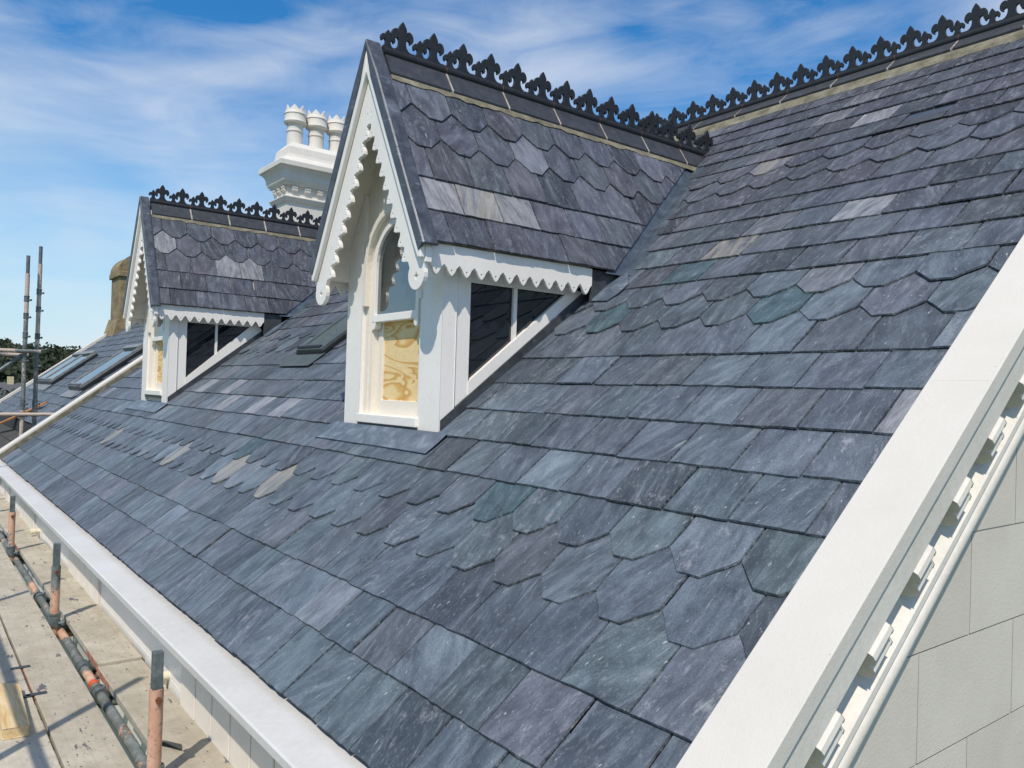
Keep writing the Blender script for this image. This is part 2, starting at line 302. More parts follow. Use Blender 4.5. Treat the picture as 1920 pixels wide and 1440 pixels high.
class MB:
    def __init__(s): s.v = []; s.f = []; s.m = []; s.at = None
    def add(s, vs, fs, mi=0):
        k = len(s.v); s.v += [tuple(p) for p in vs]; s.f += [tuple(k+i for i in f) for f in fs]; s.m += [mi]*len(fs); return s
    def box(s, x0, x1, y0, y1, z0, z1, mi=0):
        vs = [(x, y, z) for z in (z0, z1) for y in (y0, y1) for x in (x0, x1)]
        return s.add(vs, [(0, 2, 3, 1), (4, 5, 7, 6), (0, 1, 5, 4), (2, 6, 7, 3), (0, 4, 6, 2), (1, 3, 7, 5)], mi)
    def prism(s, poly, ext, mi=0, caps=True):
        n = len(poly); e = Vector(ext)
        a = [Vector(p) for p in poly]
        nrm = Vector((0, 0, 0))
        for i in range(n): nrm += a[i].cross(a[(i+1) % n])
        if nrm.dot(e) > 0: a.reverse()
        vs = a + [p+e for p in a]
        fs = [(i, i+n, (i+1) % n + n, (i+1) % n) for i in range(n)]
        if caps: fs = [tuple(range(n)), tuple(range(2*n-1, n-1, -1))] + fs
        fs = [tuple(reversed(f)) if k >= (2 if caps else 0) else f for k, f in enumerate(fs)]
        return s.add(vs, fs, mi)
    def tube(s, p0, p1, r, n=10, mi=0, r1=None, caps=True):
        p0, p1 = Vector(p0), Vector(p1); d = (p1-p0).normalized()
        a = d.orthogonal().normalized(); b = d.cross(a)
        r1 = r if r1 is None else r1
        vs = [p0 + (a*math.cos(2*math.pi*i/n)+b*math.sin(2*math.pi*i/n))*r for i in range(n)] + \
             [p1 + (a*math.cos(2*math.pi*i/n)+b*math.sin(2*math.pi*i/n))*r1 for i in range(n)]
        fs = [(i, (i+1) % n, (i+1) % n+n, i+n) for i in range(n)]
        if caps: fs += [tuple(range(n-1, -1, -1)), tuple(range(n, 2*n))]
        return s.add(vs, fs, mi)
    def lathe(s, c, prof, n=16, mi=0):
        vs = []; fs = []
        for r, z in prof:
            vs += [(c[0]+r*math.cos(2*math.pi*i/n), c[1]+r*math.sin(2*math.pi*i/n), c[2]+z) for i in range(n)]
        for k in range(len(prof)-1):
            fs += [(k*n+i, k*n+(i+1) % n, (k+1)*n+(i+1) % n, (k+1)*n+i) for i in range(n)]
        return s.add(vs, fs, mi)
    def plate(s, outer, holes, P, t0, t1, mi=0):
        """flat plate with holes; outer/holes are 2D, P(a,b,t) maps to 3D"""
        bm = bmesh.new(); loops = []
        for lp in [outer] + holes:
            vs = [bm.verts.new((a, b, 0)) for a, b in lp]; loops.append(vs)
            for i in range(len(vs)): bm.edges.new((vs[i], vs[(i+1) % len(vs)]))
        bmesh.ops.triangle_fill(bm, use_beauty=True, use_dissolve=False, edges=bm.edges[:], normal=(0, 0, 1))
        bm.verts.index_update()
        pts = [(v.co.x, v.co.y) for v in bm.verts]; tris = []
        for f in bm.faces:
            idx = [v.index for v in f.verts]
            (ax, ay), (bx, by), (cx, cy) = [pts[i] for i in idx[:3]]
            if (bx-ax)*(cy-ay)-(by-ay)*(cx-ax) < 0: idx.reverse()
            tris.append(idx)
        n = len(pts); lps = [[v.index for v in lp] for lp in loops]; bm.free()
        o, x, y, z = [Vector(P(*q)) for q in ((0, 0, 0), (1, 0, 0), (0, 1, 0), (0, 0, 1))]
        flip = (x-o).cross(y-o).dot(z-o)*(t1-t0) < 0
        vs = [P(a, b, t0) for a, b in pts] + [P(a, b, t1) for a, b in pts]
        fs = [tuple(reversed(t)) for t in tris] + [tuple(i+n for i in t) for t in tris]
        for k, lp in enumerate(lps):
            area = sum(pts[lp[i]][0]*pts[lp[(i+1) % len(lp)]][1]-pts[lp[(i+1) % len(lp)]][0]*pts[lp[i]][1] for i in range(len(lp)))
            if (area < 0) == (k == 0): lp = lp[::-1]
            for i in range(len(lp)): a, b = lp[i], lp[(i+1) % len(lp)]; fs.append((a, b, b+n, a+n))
        if flip: fs = [tuple(reversed(f)) for f in fs]
        return s.add(vs, fs, mi)
    def build(s, name, mats, parent=None, smooth=False, bevel=0.0, base=False):
        V = np.array(s.v); lo, hi = V.min(0), V.max(0); c = (lo+hi)/2
        if base: c[2] = lo[2]
        me = bpy.data.meshes.new(name); me.from_pydata((V-c).tolist(), [], s.f)
        for m in (mats if isinstance(mats, (list, tuple)) else [mats]): me.materials.append(MATS[m])
        if any(s.m): me.polygons.foreach_set('material_index', s.m)
        if s.at:
            for nm, (ty, data) in s.at.items():
                a = me.attributes.new(nm, ty, 'POINT'); a.data.foreach_set('color' if ty == 'FLOAT_COLOR' else 'vector', np.array(data, dtype=np.float32).ravel())
        if smooth:
            me.polygons.foreach_set('use_smooth', [True]*len(me.polygons))
            try: me.set_sharp_from_angle(angle=math.radians(42))
            except Exception: pass
        me.update()
        o = bpy.data.objects.new(name, me)
        if bevel:
            b = o.modifiers.new('bevel', 'BEVEL'); b.width = bevel; b.segments = 2; b.limit_method = 'ANGLE'; b.angle_limit = math.radians(40)
        return link(o, parent, (c[0], c[1], c[2]+CZ))
def dup(o, dx, dy=0, dz=0):
    c = o.copy(); return link(c, o.parent, WL[o]+Vector((dx, dy, dz)))

# ------------------------------------------------------------------ roof geometry
TH = 0.66341; CT, ST = math.cos(TH), math.sin(TH); DD = 1.56
XR, XLF = -1.145, -12.72                       # inner edges of the two gable copings
def RP(x, s, h=0.0): return (x, s*CT+DD*ST-h*ST, s*ST-DD*CT+h*CT)     # point on the main slope
EAVE = 0.203; G0 = 0.449; GA = 0.233; SW = 0.2675
RIDGE_S = 6.02
YR = RIDGE_S*CT+DD*ST; ZR = RIDGE_S*ST-DD*CT
T60 = math.radians(61); C60, S60 = math.cos(T60), math.sin(T60); TT = S60/C60
DORM = [(-4.08, 0.0, 0.0), (-9.43, 0.0, 0.06)]    # ridge x, shift in y, shift in z of each dormer
ZA = 1.975; EX = 0.675                               # slate apex height, half span to slate eave
def main_z(y): return (y*ST-DD)/CT
def valley_y(xp, dz): return ((ZA+dz-TT*xp)*CT+DD)/ST     # where a dormer slope meets the main slope

rs = random.Random(5)
PAL = [((0.106, 0.134, 0.166), 9), ((0.111, 0.127, 0.155), 4), ((0.101, 0.133, 0.156), 4), ((0.074, 0.094, 0.117), 4), ((0.138, 0.172, 0.207), 3), ((0.110, 0.136, 0.167), 4)]
PALL = [c for c, w in PAL for _ in range(w)]
TEAL = [(-2.65, 1.26), (-3.13, 2.69), (-2.88, 3.14), (-5.66, 1.2), (-1.96, 2.75)]
TANS = [(-2.84, 3.4), (-3.25, 4.55), (-5.35, 1.07), (-4.68, 1.04), (-6.7, 1.12), (-9.05, 1.05)]
PALE = [(-1.16, 1.94), (-6.33, 1.66), (-7.13, 1.70), (-8.4, 1.9), (-7.6, 2.0), (-2.06, 3.6), (-2.6, 4.95), (-5.9, 1.75)]

def clip(poly, a, b, c):
    """keep a*x+b*s >= c"""
    out = []; n = len(poly)
    for i in range(n):
        p, q = poly[i], poly[(i+1) % n]
        dp, dq = a*p[0]+b*p[1]-c, a*q[0]+b*q[1]-c
        if dp >= 0: out.append(p)
        if (dp >= 0) != (dq >= 0):
            t = dp/(dp-dq); out.append((p[0]+(q[0]-p[0])*t, p[1]+(q[1]-p[1])*t))
    return out

def slate_outline(xa, xb, s0, g, kind, r, lap=True):
    """tail edge first (dressed edge slightly ragged), then sides and head"""
    j = lambda k: r.uniform(-k, k)
    top = s0+g*(1.10 if kind == 'sq' and not lap else 1.5)
    pts = []
    if kind == 'hex':
        w = xb-xa; m = (xa+xb)/2; fl = 0.042; cut = w/2-fl
        a, b_ = (xa, s0+cut), (m-fl, s0); c_, d = (m+fl, s0), (xb, s0+cut)
        segs = [(a, b_, 3), (b_, c_, 2), (c_, d, 3)]
    else:
        segs = [((xa, s0), (xb, s0), 6)]
    for p, q, n in segs:
        for i in range(n):
            t = i/n; k = 0.0026 if i else 0.0012
            pts.append((p[0]+(q[0]-p[0])*t+j(k*0.6), p[1]+(q[1]-p[1])*t+j(k)))
    e = segs[-1][1]; pts.append((e[0]+j(0.001), e[1]+j(0.001)))
    sb = e[1]
    for t in (0.33, 0.66): pts.append((xb+j(0.0013), sb+(top-sb)*t))
    pts += [(xb, top), (xa, top)]
    sa = segs[0][0][1]
    for t in (0.66, 0.33): pts.append((xa+j(0.0013), sa+(top-sa)*t))
    if kind == 'sq' and r.random() < 0.14:      # knocked corner
        c = r.uniform(0.008, 0.02)
        pts[0] = (xa+c*0.3, s0+c*0.2); pts[-1] = (xa, s0+c*1.4)
        pts[-2] = (xa, max(pts[-2][1], s0+c*2))
    return pts

def add_slate(mb, poly, s0, g, PF, col, st, r, thick=0.0080):
    n = len(poly)
    cx = sum(p[0] for p in poly)/n; cy = sum(p[1] for p in poly)/n
    lift = 0.003+abs(r.gauss(0, 0.0022)); tilt = r.gauss(0, 0.008); xm = cx
    H = lambda p: lift - (p[1]-s0)/g*0.0100 + (p[0]-xm)*tilt
    ins = []
    for p in poly:
        dx, dy = cx-p[0], cy-p[1]; L = math.hypot(dx, dy) or 1; k = 0.0022+r.uniform(0, 0.0016)
        ins.append((p[0]+dx/L*k, p[1]+dy/L*k))
    top = [PF(p[0], p[1], H(p)) for p in ins]; bot = [PF(p[0], p[1], H(p)-thick) for p in poly]
    k0 = len(mb.v); mb.v += top+bot
    mb.f.append(tuple(range(k0, k0+n))); mb.m.append(0)
    for i in range(n):
        j = (i+1) % n
        mb.f.append((k0+i, k0+n+i, k0+n+j, k0+j)); mb.m.append(0)
    if mb.at is None: mb.at = {'scol': ('FLOAT_COLOR', []), 'suv': ('FLOAT_VECTOR', []), 'sst': ('FLOAT_COLOR', [])}
    ang = r.gauss(0, 0.25); ca, sa = math.cos(ang), math.sin(ang); ox, oy, oz = r.uniform(0, 60), r.uniform(0, 60), r.uniform(0, 9)
    A, B, C_ = mb.at['scol'][1], mb.at['suv'][1], mb.at['sst'][1]
    for e, lst in ((0.0, ins), (1.0, poly)):
        for p in lst:
            A.append((*col, e)); x, y = p[0]-cx, p[1]-cy
            B.append((x*ca-y*sa+ox, x*sa+y*ca+oy, oz)); C_.append((*st, 1))

def project(p):
    d = np.array(p); z = d @ fw
    return (960+FPX*(d @ rt)/z, 720-FPX*(d @ up)/z) if z > 0.1 else None
def screen_area(poly, s0, g, PF):
    q = [project(PF(p[0], min(p[1], s0+g), 0)) for p in poly]
    if any(a is None for a in q): return 0
    q = clip(clip(clip(clip(q, 1, 0, 0), -1, 0, -1920), 0, 1, 0), 0, -1, -1440)
    return abs(sum(q[i][0]*q[(i+1) % len(q)][1]-q[(i+1) % len(q)][0]*q[i][1] for i in range(len(q))))/2 if len(q) > 2 else 0

def near(lst, x, s): return any(abs(x-a) < 0.135 and s-0.02 < b < s+0.215 for a, b in lst)
def slate_look(r):
    b = r.choice(PALL); k = r.choice((r.uniform(0.60, 0.85), r.uniform(0.78, 1.0), r.uniform(0.86, 1.14)))
    col = tuple(v*k*r.uniform(0.975, 1.025) for v in b)
    u = r.random()
    st = [0.0, 0.0, 0.0]
    if u < 0.34: st[0] = r.uniform(0.25, 0.9)
    elif u < 0.37: st[2] = r.uniform(0.15, 0.40)
    elif u < 0.373: st[1] = r.uniform(0.2, 0.5)
    return col, st

# ================================================================== THE HOUSE
house = empty('house', (-6.9, 3.5, -CZ))
tag(house, 'pale rendered villa with blue-grey slate roof, two gabled dormers and black ridge cresting', 'house')

def build_main_roof():
    # roof carcass: front slope, back slope, closed by gable ends
    mb = MB(); h0 = -0.042
    e = RP(0, EAVE-0.005, h0); r = RP(0, RIDGE_S, h0)
    back = (0, 2*r[1]-e[1], e[2])
    poly = [(0, e[1], e[2]), (0, r[1], r[2]), back, (0, back[1], e[2]-0.15), (0, e[1]+0.03, e[2]-0.15)]
    mb.prism([(XLF-0.12, p[1], p[2]) for p in poly], (XR-XLF+0.06, 0, 0))
    roof = mb.build('roof', 'deck_dark', house)
    tag(roof, 'main slate slope with bands of shouldered slates')
    # every slate of the front slope
    items = []
    courses = [(EAVE, G0-EAVE)] + [(G0+GA*k, GA) for k in range(23)]
    for ci, (s0, g) in enumerate(courses):
        kind = 'hex' if ci in (3, 4, 10, 11, 17, 18) else 'sq'
        ph = -1.667 if ci % 2 == 0 else -1.667+SW/2
        k = math.floor((XLF-ph)/SW)
        while ph+k*SW < XR+0.02:
            xa, xb = ph+k*SW+0.0026+rs.uniform(-.0018, .0018), ph+(k+1)*SW-0.0026+rs.uniform(-.0018, .0018); k += 1
            if kind == 'sq' and ci not in (2, 9, 16):
                jit = rs.gauss(0, 0.004)
                xa += 0 if kind == 'hex' else jit*0.2
            pol = slate_outline(xa, xb, s0+rs.gauss(0, 0.0022), g, kind, rs)
            pol = clip(pol, 1, 0, XLF-0.02); pol = clip(pol, -1, 0, -(XR+0.03))
            if len(pol) < 3: continue
            cx = (xa+xb)/2; parts = [pol]
            for xm, dy, dz in DORM:
                if abs(cx-xm) > 1.0 or s0+g < 1.4: continue
                sf = (2.30+dy-DD*ST)/CT                      # front wall of the dormer
                sev = (valley_y(EX, dz)-DD*ST)/CT; srd = (valley_y(0, dz)-DD*ST)/CT
                new = []
                for p in parts:
                    if min(q[1] for q in p) > srd+0.03: new.append(p); continue
                    m = (EX)/(srd-sev)                       # valley line: |x-xm| = EX-(s-sev)*m
                    sX = sev+(EX-0.535)/m
                    if s0 < sX: R = clip(p, 1, 0, xm+0.535); L = clip(p, -1, 0, -xm+0.535)
                    else: R = clip(p, 1, m, xm+EX+sev*m+0.012); L = clip(p, -1, m, -xm+EX+sev*m+0.012)
                    lowp = clip(p, 0, -1, -sf)
                    if len(lowp) > 2 and max(q[1] for q in p) <= sf+g*1.12 and min(q[1] for q in p) < sf-0.02:
                        new.append(p); continue
                    if max(q[1] for q in p) > srd and min(q[1] for q in p) > srd-0.1: new.append(p); continue
                    for q in (R, L):
                        if len(q) > 2 and abs(sum(q[i][0]*q[(i+1) % len(q)][1]-q[(i+1) % len(q)][0]*q[i][1] for i in range(len(q)))) > 0.0016: new.append(q)
                parts = new
            # the roof window between the dormers and the glass slate
            if -6.97 < cx < -6.36 and 2.40 < s0 < 3.38: continue
            if -2.30 < cx < -2.03 and 4.60 < s0 < 4.70: continue
            for p in parts:
                col, st = slate_look(rs)
                t = min(1.0, max(0.0, (s0-2.1)/2.4+rs.gauss(0, 0.16)))             # darker, more purple tint towards the ridge, scattered per slate
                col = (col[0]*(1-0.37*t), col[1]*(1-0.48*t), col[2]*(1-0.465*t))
                if near(TEAL, cx, s0): col = (0.055, 0.098, 0.114); st = [0, 0, 0]
                if near(TANS, cx, s0): st = [0.3, rs.uniform(0.45, 0.8), rs.uniform(0.1, 0.3)]
                if near(PALE, cx, s0): st = [0.2, 0, rs.uniform(0.6, 0.85)]
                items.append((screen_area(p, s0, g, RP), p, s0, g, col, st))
    order = sorted(range(len(items)), key=lambda i: -items[i][0])
    big = set(order[:300]); rest = MB()
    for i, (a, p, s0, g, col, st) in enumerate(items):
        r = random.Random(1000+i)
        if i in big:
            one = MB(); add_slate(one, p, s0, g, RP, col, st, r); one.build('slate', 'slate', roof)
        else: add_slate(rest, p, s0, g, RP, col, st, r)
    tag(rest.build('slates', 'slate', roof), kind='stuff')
    # back slope: plain slates, one mass
    bk = MB(); rb = random.Random(9)
    BP = lambda x, s, h=0.0: (-x, 2*YR-RP(0, s, h)[1], RP(0, s, h)[2])
    for ci in range(12):
        s0 = EAVE+ci*0.48
        for k in range(22):
            xa = -XR+k*0.53
            if xa+0.52 > -XLF+0.02: break
            col, st = slate_look(rb); add_slate(bk, clip(slate_outline(xa, xa+0.52, s0, 0.48, 'sq', rb), 0, -1, -(RIDGE_S-0.03)), s0, 0.48, BP, col, st, rb)
    tag(bk.build('slates', 'slate', roof), kind='stuff')
    # glass slate near the ridge
    gm = MB(); gm.prism([RP(-2.333, 4.650, 0.004), RP(-2.070, 4.650, 0.004), RP(-2.070, 4.96, -0.010), RP(-2.333, 4.96, -0.010)], tuple(-0.006*np.array([0, -ST, CT])))
    gm.build('glass_slate', 'glass_dark', roof)
    gm = MB(); gm.prism([RP(-2.331, 4.646, 0.0068), RP(-2.072, 4.646, 0.0068), RP(-2.072, 4.745, 0.0028), RP(-2.331, 4.745, 0.0028)], tuple(-0.004*np.array([0, -ST, CT])))
    gm.build('lead_apron', 'lead_dark', roof)
    return roof
roof = build_main_roof()

# ------------------------------------------------------------------ ridge tiles and cresting
BIG = [(0, .181), (.011, .167), (.022, .149), (.028, .134), (.0275, .124), (.038, .131), (.052, .130), (.064, .121), (.072, .104), (.073, .086), (.067, .070), (.057, .061), (.048, .060), (.050, .070), (.044, .078),
       (.033, .079), (.025, .070), (.0235, .052), (.028, .033), (.039, .017), (.056, .008), (.056, -.012)]
SML = [(0, .108), (.010, .096), (.018, .083), (.0195, .073), (.027, .079), (.038, .076), (.046, .066), (.048, .053), (.044, .040), (.036, .035), (.033, .040), (.030, .047), (.021, .048), (.0165, .039), (.018, .025), (.025, .013), (.034, .008), (.034, -.012)]
def fleur(half, c):
    return [(c+x, z) for x, z in half] + [(c-x, z) for x, z in reversed(half) if x > 0]
def ridge_run(parent, P, n, L, u0, wing, drop, order, bed, rr=0.029, skipcrest=None):
    """P(u,w,z): u along ridge, w across, z up from roll centre; tiles are copies of one mesh"""
    first = {}
    def put(key, mk, name, mat, u, **kw):
        if key not in first:
            o = mk().build(name, mat, parent, **kw); first[key] = (o, u)
        else:
            o0, uu = first[key]; d = Vector(P(u, 0, 0))-Vector(P(uu, 0, 0)); dup(o0, d.x, d.y, d.z)
    for k in range(n):
        u = u0+k*L
        def tile():
            mb = MB(); t = 0.016; g = 0.0085
            sec = [(-wing, -drop), (-0.016, -0.006), (0.016, -0.006), (wing, -drop), (wing-0.006, -drop-t), (0, -0.006-t*1.4), (-wing+0.006, -drop-t)]
            mb.prism([P(u+g, a, b) for a, b in sec], Vector(P(u+L-g, 0, 0))-Vector(P(u+g, 0, 0)))
            return mb
        def roll():
            mb = MB(); mb.tube(P(u+0.003, 0, 0.008), P(u+L-0.003, 0, 0.008), rr, 14); return mb
        def crest():
            mb = MB()
            P2 = lambda a, b, t: P(u+a, t, b+0.008+rr-0.004)
            for j in (0, 1):
                base = j*L/2
                mb.plate(fleur(BIG, base+order[0]*L), [], P2, -0.010, 0.010)
                mb.plate(fleur(SML, base+order[1]*L), [], P2, -0.0095, 0.0095)
            mb.plate([(0.004, -.008), (L-0.004, -.008), (L-0.004, .010), (0.004, .010)], [], P2, -0.009, 0.009)
            return mb
        put('t', tile, 'ridge_tile', 'ridge_clay', u, bevel=0.003)
        put('r', roll, 'ridge_roll', 'crest_black', u, smooth=True)
        if not (skipcrest and skipcrest(k)): put('c', crest, 'ridge_cresting', 'crest_black', u, bevel=0.002)
        if k:
            def joint():
                mb = MB(); w2 = wing+0.001
                sec = [(-w2, -drop-0.001), (-0.016, -0.0085), (0.016, -0.0085), (w2, -drop-0.001), (w2-0.004, -drop-0.016), (0, -0.03), (-w2+0.004, -drop-0.016)]
                mb.prism([P(u-0.0085, a, b) for a, b in sec], Vector(P(u+0.0085, 0, 0))-Vector(P(u-0.0085, 0, 0)))
                mb.tube(P(u-0.003, 0, 0.008), P(u+0.003, 0, 0.008), rr-0.001, 14, mi=1); return mb
            put('j', joint, 'mortar_joint', ['joint_mortar', 'rust'], u)
    mb = MB(); r = random.Random(3)
    N = max(4, int(n*L/0.05))
    for sgn in (1, -1):
        a0 = []; a1 = []; a2 = []
        for i in range(N+1):
            u = u0+0.004+(n*L-0.008)*i/N
            a0.append(P(u, sgn*(wing-0.010), -drop-0.014)); q = bed[0]+r.uniform(-.006, .006); a1.append(P(u, sgn*(wing+0.3*(q-wing)), -drop-0.35*(bed[1]-drop))); a2.append(P(u, sgn*q, -bed[1]-(q-bed[0])*bed[2]))
        vs = a0+a1+a2; M_ = N+1
        for k in (0, 1):
            fs = [(k*M_+i, k*M_+i+1, (k+1)*M_+i+1, (k+1)*M_+i) for i in range(N)]
            if sgn < 0: fs = [f[::-1] for f in fs]
            k0 = len(mb.v)
            if k == 0: base = k0; mb.v += [tuple(p) for p in vs]
            mb.f += [tuple(base+i for i in f) for f in fs]; mb.m += [0]*len(fs)
    mb.build('mortar_bed', 'mortar', parent)

ZT = ZR+0.050
ridge_run(roof, lambda u, w, z: (XR+0.02-u, YR+w, ZT+z), 26, 0.441, 0.0, 0.125, 0.098, (0.27, 0.038), (0.186, 0.199, 0.78))

# ------------------------------------------------------------------ dormers
def arc(r, zc, a0, a1, n): return [(r*math.cos(a0+(a1-a0)*i/n), zc+r*math.sin(a0+(a1-a0)*i/n)) for i in range(n+1)]
LOBE = [(0.0, 0.0), (.05, .03), (.10, .13), (.125, .24), (.165, .20), (.20, .34), (.27, .58), (.36, .80), (.45, .93), (.5, 1.0), (.55, .93), (.64, .80), (.73, .58), (.80, .34), (.835, .20), (.875, .24), (.90, .13), (.95, .03)]
def circ(cx, cy, r, n=8): return [(cx+r*math.cos(2*math.pi*i/n), cy+r*math.sin(2*math.pi*i/n)) for i in range(n)]
def star(cx, cy, r): return [(cx+(r if i % 2 == 0 else r*0.45)*math.sin(math.pi*i/4), cy+(r if i % 2 == 0 else r*0.45)*math.cos(math.pi*i/4)) for i in range(8)]

def build_dormer(xm, dy, dz, label, seed):
    F = lambda a, b, t: (xm+a, t+dy, b+dz)                 # front view: a across, b up, t depth
    YB, YF = 2.07, 2.26
    # gable wall with arched opening (the dormer's body; everything hangs from it)
    mb = MB()
    hw = 0.542; zt = ZA-0.085; zs = zt-hw*TT
    opening = [(-0.31, -0.155), (0.31, -0.155)] + arc(0.31, 0.73, 0, math.pi, 18)
    mb.plate([(-hw, -0.30), (hw, -0.30), (hw, zs), (0, zt), (-hw, zs)], [opening], F, YF+0.012, YF+0.05)
    d = mb.build('dormer', 'cream_paint', house)
    tag(d, label)
    # corner posts
    for a0, a1 in ((-0.556, -0.362), (0.345, 0.556)):
        up_ = lambda a: ZA-0.125-TT*abs(a)
        mb = MB(); mb.prism([F(a0, -0.30, YF-0.012), F(a1, -0.30, YF-0.012), F(a1, up_(a1), YF-0.012), F(a0, up_(a0), YF-0.012)], (0, 0.09, 0)); mb.build('corner_post', 'white_paint', d, bevel=0.003)
    # hood mould round the arch
    mb = MB()
    o = arc(0.352, 0.73, 0, math.pi, 22); i_ = arc(0.312, 0.73, math.pi, 0, 22)
    mb.plate([(0.352, 0.50)] + o + [(-0.352, 0.50), (-0.312, 0.50)] + i_ + [(0.312, 0.50)], [], F, YF-0.018, YF+0.012)
    mb.build('hood_mould', 'cream_paint', d, bevel=0.005)
    # window frame, sashes, glass, plywood
    mb = MB()
    op2 = [(-0.272, -0.150), (0.272, -0.150)] + arc(0.272, 0.73, 0, math.pi, 18)
    mb.plate(opening, [op2], F, YF+0.022, YF+0.10); mb.build('window_frame', 'cream_paint', d, bevel=0.003)
    mb = MB()
    mb.plate([(-0.272, 0.402), (0.272, 0.402)] + arc(0.272, 0.73, 0, math.pi, 18), [[(-0.240, 0.447), (0.240, 0.447)] + arc(0.240, 0.73, 0, math.pi, 18)], F, YF+0.010, YF+0.055)
    for sx in (-1, 1): mb.prism([F(sx*0.272, 0.402, YF+0.012), F(sx*0.225, 0.402, YF+0.012), F(sx*0.232, 0.372, YF+0.012), F(sx*0.25, 0.362, YF+0.012), F(sx*0.272, 0.36, YF+0.012)], (0, 0.04, 0))
    mb.build('upper_sash', 'white_paint', d, bevel=0.003)
    mb = MB(); mb.plate([(-0.242, 0.445), (0.242, 0.445)] + arc(0.242, 0.73, 0, math.pi, 18), [], F, YF+0.030, YF+0.034); mb.build('pane', 'glass_sky', d)
    mb = MB(); mb.plate([(-0.272, -0.152), (0.272, -0.152), (0.272, 0.43), (-0.272, 0.43)], [[(-0.212, -0.066), (0.212, -0.066), (0.212, 0.405), (-0.212, 0.405)]], F, YF+0.058, YF+0.095)
    mb.build('lower_sash', 'cream_paint', d, bevel=0.003)
    mb = MB(); mb.box(xm-0.215, xm+0.215, YF+0.072+dy, YF+0.084+dy, -0.068+dz, 0.408+dz); mb.build('plywood_panel', 'plywood', d)
    mb = MB(); mb.box(xm-0.362, xm+0.345, YF-0.030+dy, YF+0.10+dy, -0.206+dz, -0.154+dz); mb.build('sill', 'white_paint', d, bevel=0.004)
    # cheeks
    for sx in (1, -1):
        X = lambda q: xm+sx*q
        mz = lambda y: main_z(y+dy)-dz                       # main slope seen in dormer coordinates
        yb_ = 3.34
        def slab(name, poly, x0, x1, mat, bevel=0.002):
            mb = MB(); mb.prism([(X(x0), y+dy, z+dz) for y, z in poly], (sx*(x1-x0), 0, 0)); return mb.build(name, mat, d, bevel=bevel)
        slab('cheek_board', [(2.338, mz(2.338)-0.03), (2.338, 0.70), (2.262, 0.70), (2.262, mz(2.262)-0.03)], 0.50, 0.546, 'white_paint')
        slab('cheek_board', [(2.342, mz(2.342)-0.03), (2.342, 0.70), (2.432, 0.70), (2.432, mz(2.432)+0.132), (2.432, mz(2.432)-0.03)], 0.50, 0.546, 'white_paint')
        o60, o135 = 0.058, 0.130                             # sloping sill: vertical offsets above the slope
        slab('sloping_sill', [(2.4335, mz(2.4335)+o60), (2.4335, mz(2.4335)+o135), (3.115, 0.594), (3.19, 0.594+0.03), (3.25, mz(3.25)+o60)], 0.49, 0.552, 'white_paint')
        slab('window_head', [(2.4335, 0.594), (2.4335, 0.70), (3.30, 0.70), (3.14, 0.594)], 0.49, 0.544, 'white_paint')
        slab('mullion', [(2.735, mz(2.735)+o135-0.004), (2.735, 0.596), (2.757, 0.596), (2.757, mz(2.757)+o135-0.004)], 0.50, 0.541, 'white_paint')
        mb = MB(); mb.prism([(X(0.518), 2.43+dy, mz(2.43)+0.12+dz), (X(0.518), 2.43+dy, 0.598+dz), (X(0.518), 3.125+dy, 0.598+dz)], (sx*0.004, 0, 0)); mb.build('cheek_pane', 'glass_dark', d)
        mb = MB(); e = []
        for y in (2.256, 3.33): e.append((X(0.548), y+dy, mz(y)-0.02+dz))
        for y in (3.33, 2.256): e.append((X(0.548), y+dy, mz(y)+0.060+dz))
        mb.prism(e, (sx*0.016, 0, 0)); mb.build('cheek_flashing', 'lead_dark', d)
        # eave: boxed soffit, fascia with scallops, lead end panel
        mb = MB()
        mb.prism([(X(0.54), 2.105+dy, 0.670+dz), (X(0.626), 2.105+dy, 0.670+dz), (X(0.626), 2.105+dy, 0.735+dz), (X(0.54), 2.105+dy, ZA-0.075-0.54*TT+dz)], (0, 1.14, 0)); mb.build('eave_box', 'cream_paint', d)
        n = 12; y0, y1 = 2.100, 3.235; p = (y1-y0)/n
        low = []
        for k in range(n):
            for t, f in LOBE: low.append((y0+(k+t)*p, 0.650-0.057*f))
        low.append((y1, 0.650))
        outl = [(y1, 0.752), (y0, 0.752)] + low
        holes = [circ(y0+(k+.5)*p, 0.622, 0.0055) for k in range(n)]
        mb = MB(); mb.plate(outl, holes, lambda a, b, t: (X(t), a+dy, b+dz), 0.627, 0.647); mb.build('fascia', 'white_paint', d, bevel=0.0015)
        mb = MB(); mb.prism([(X(0.622), 3.237+dy, 0.748+dz), (X(0.622), 3.237+dy, mz(3.237)-0.01+dz), (X(0.622), 3.44+dy, mz(3.44)+0.0+dz), (X(0.622), 3.44+dy, 0.748+dz)], (sx*0.018, 0, 0)); mb.build('eave_flashing', 'lead_dark', d)
        # bargeboard in rake coordinates (u down the rake, v inwards)
        za = 1.932
        rk = lambda u, v: (sx*(u*C60-v*S60), za-u*S60-v*C60)
        out = [rk(0, 0), rk(1.365, 0), (sx*0.662, 0.65), (sx*0.652, 0.64)]
        out += [(sx*(0.576+0.079*math.cos(a)), 0.590+0.079*math.sin(a)) for a in [0.35-(math.pi+0.9)*i/14 for i in range(15)]]
        n = 10; u0, u1 = 0.392, 1.352; p = (u1-u0)/n; hol = []
        inner = []
        for k in range(n-1, -1, -1):
            for t, f in [(1.0, 0.0)] + LOBE[::-1][:-1]:
                inner.append(rk(u0+(k+t)*p, 0.186+0.054*f))
            c = rk(u0+(k+.5)*p, 0.208); hol.append(circ(c[0], c[1], 0.0055))
        inner += [rk(u0, 0.186), rk(0.372, 0.205)]
        out += inner + [(0, rk(0.345, 0.199)[1])]
        hol.append(star(sx*0.576, 0.584, 0.023)); hol.append(circ(sx*0.02, za-0.365, 0.0055))
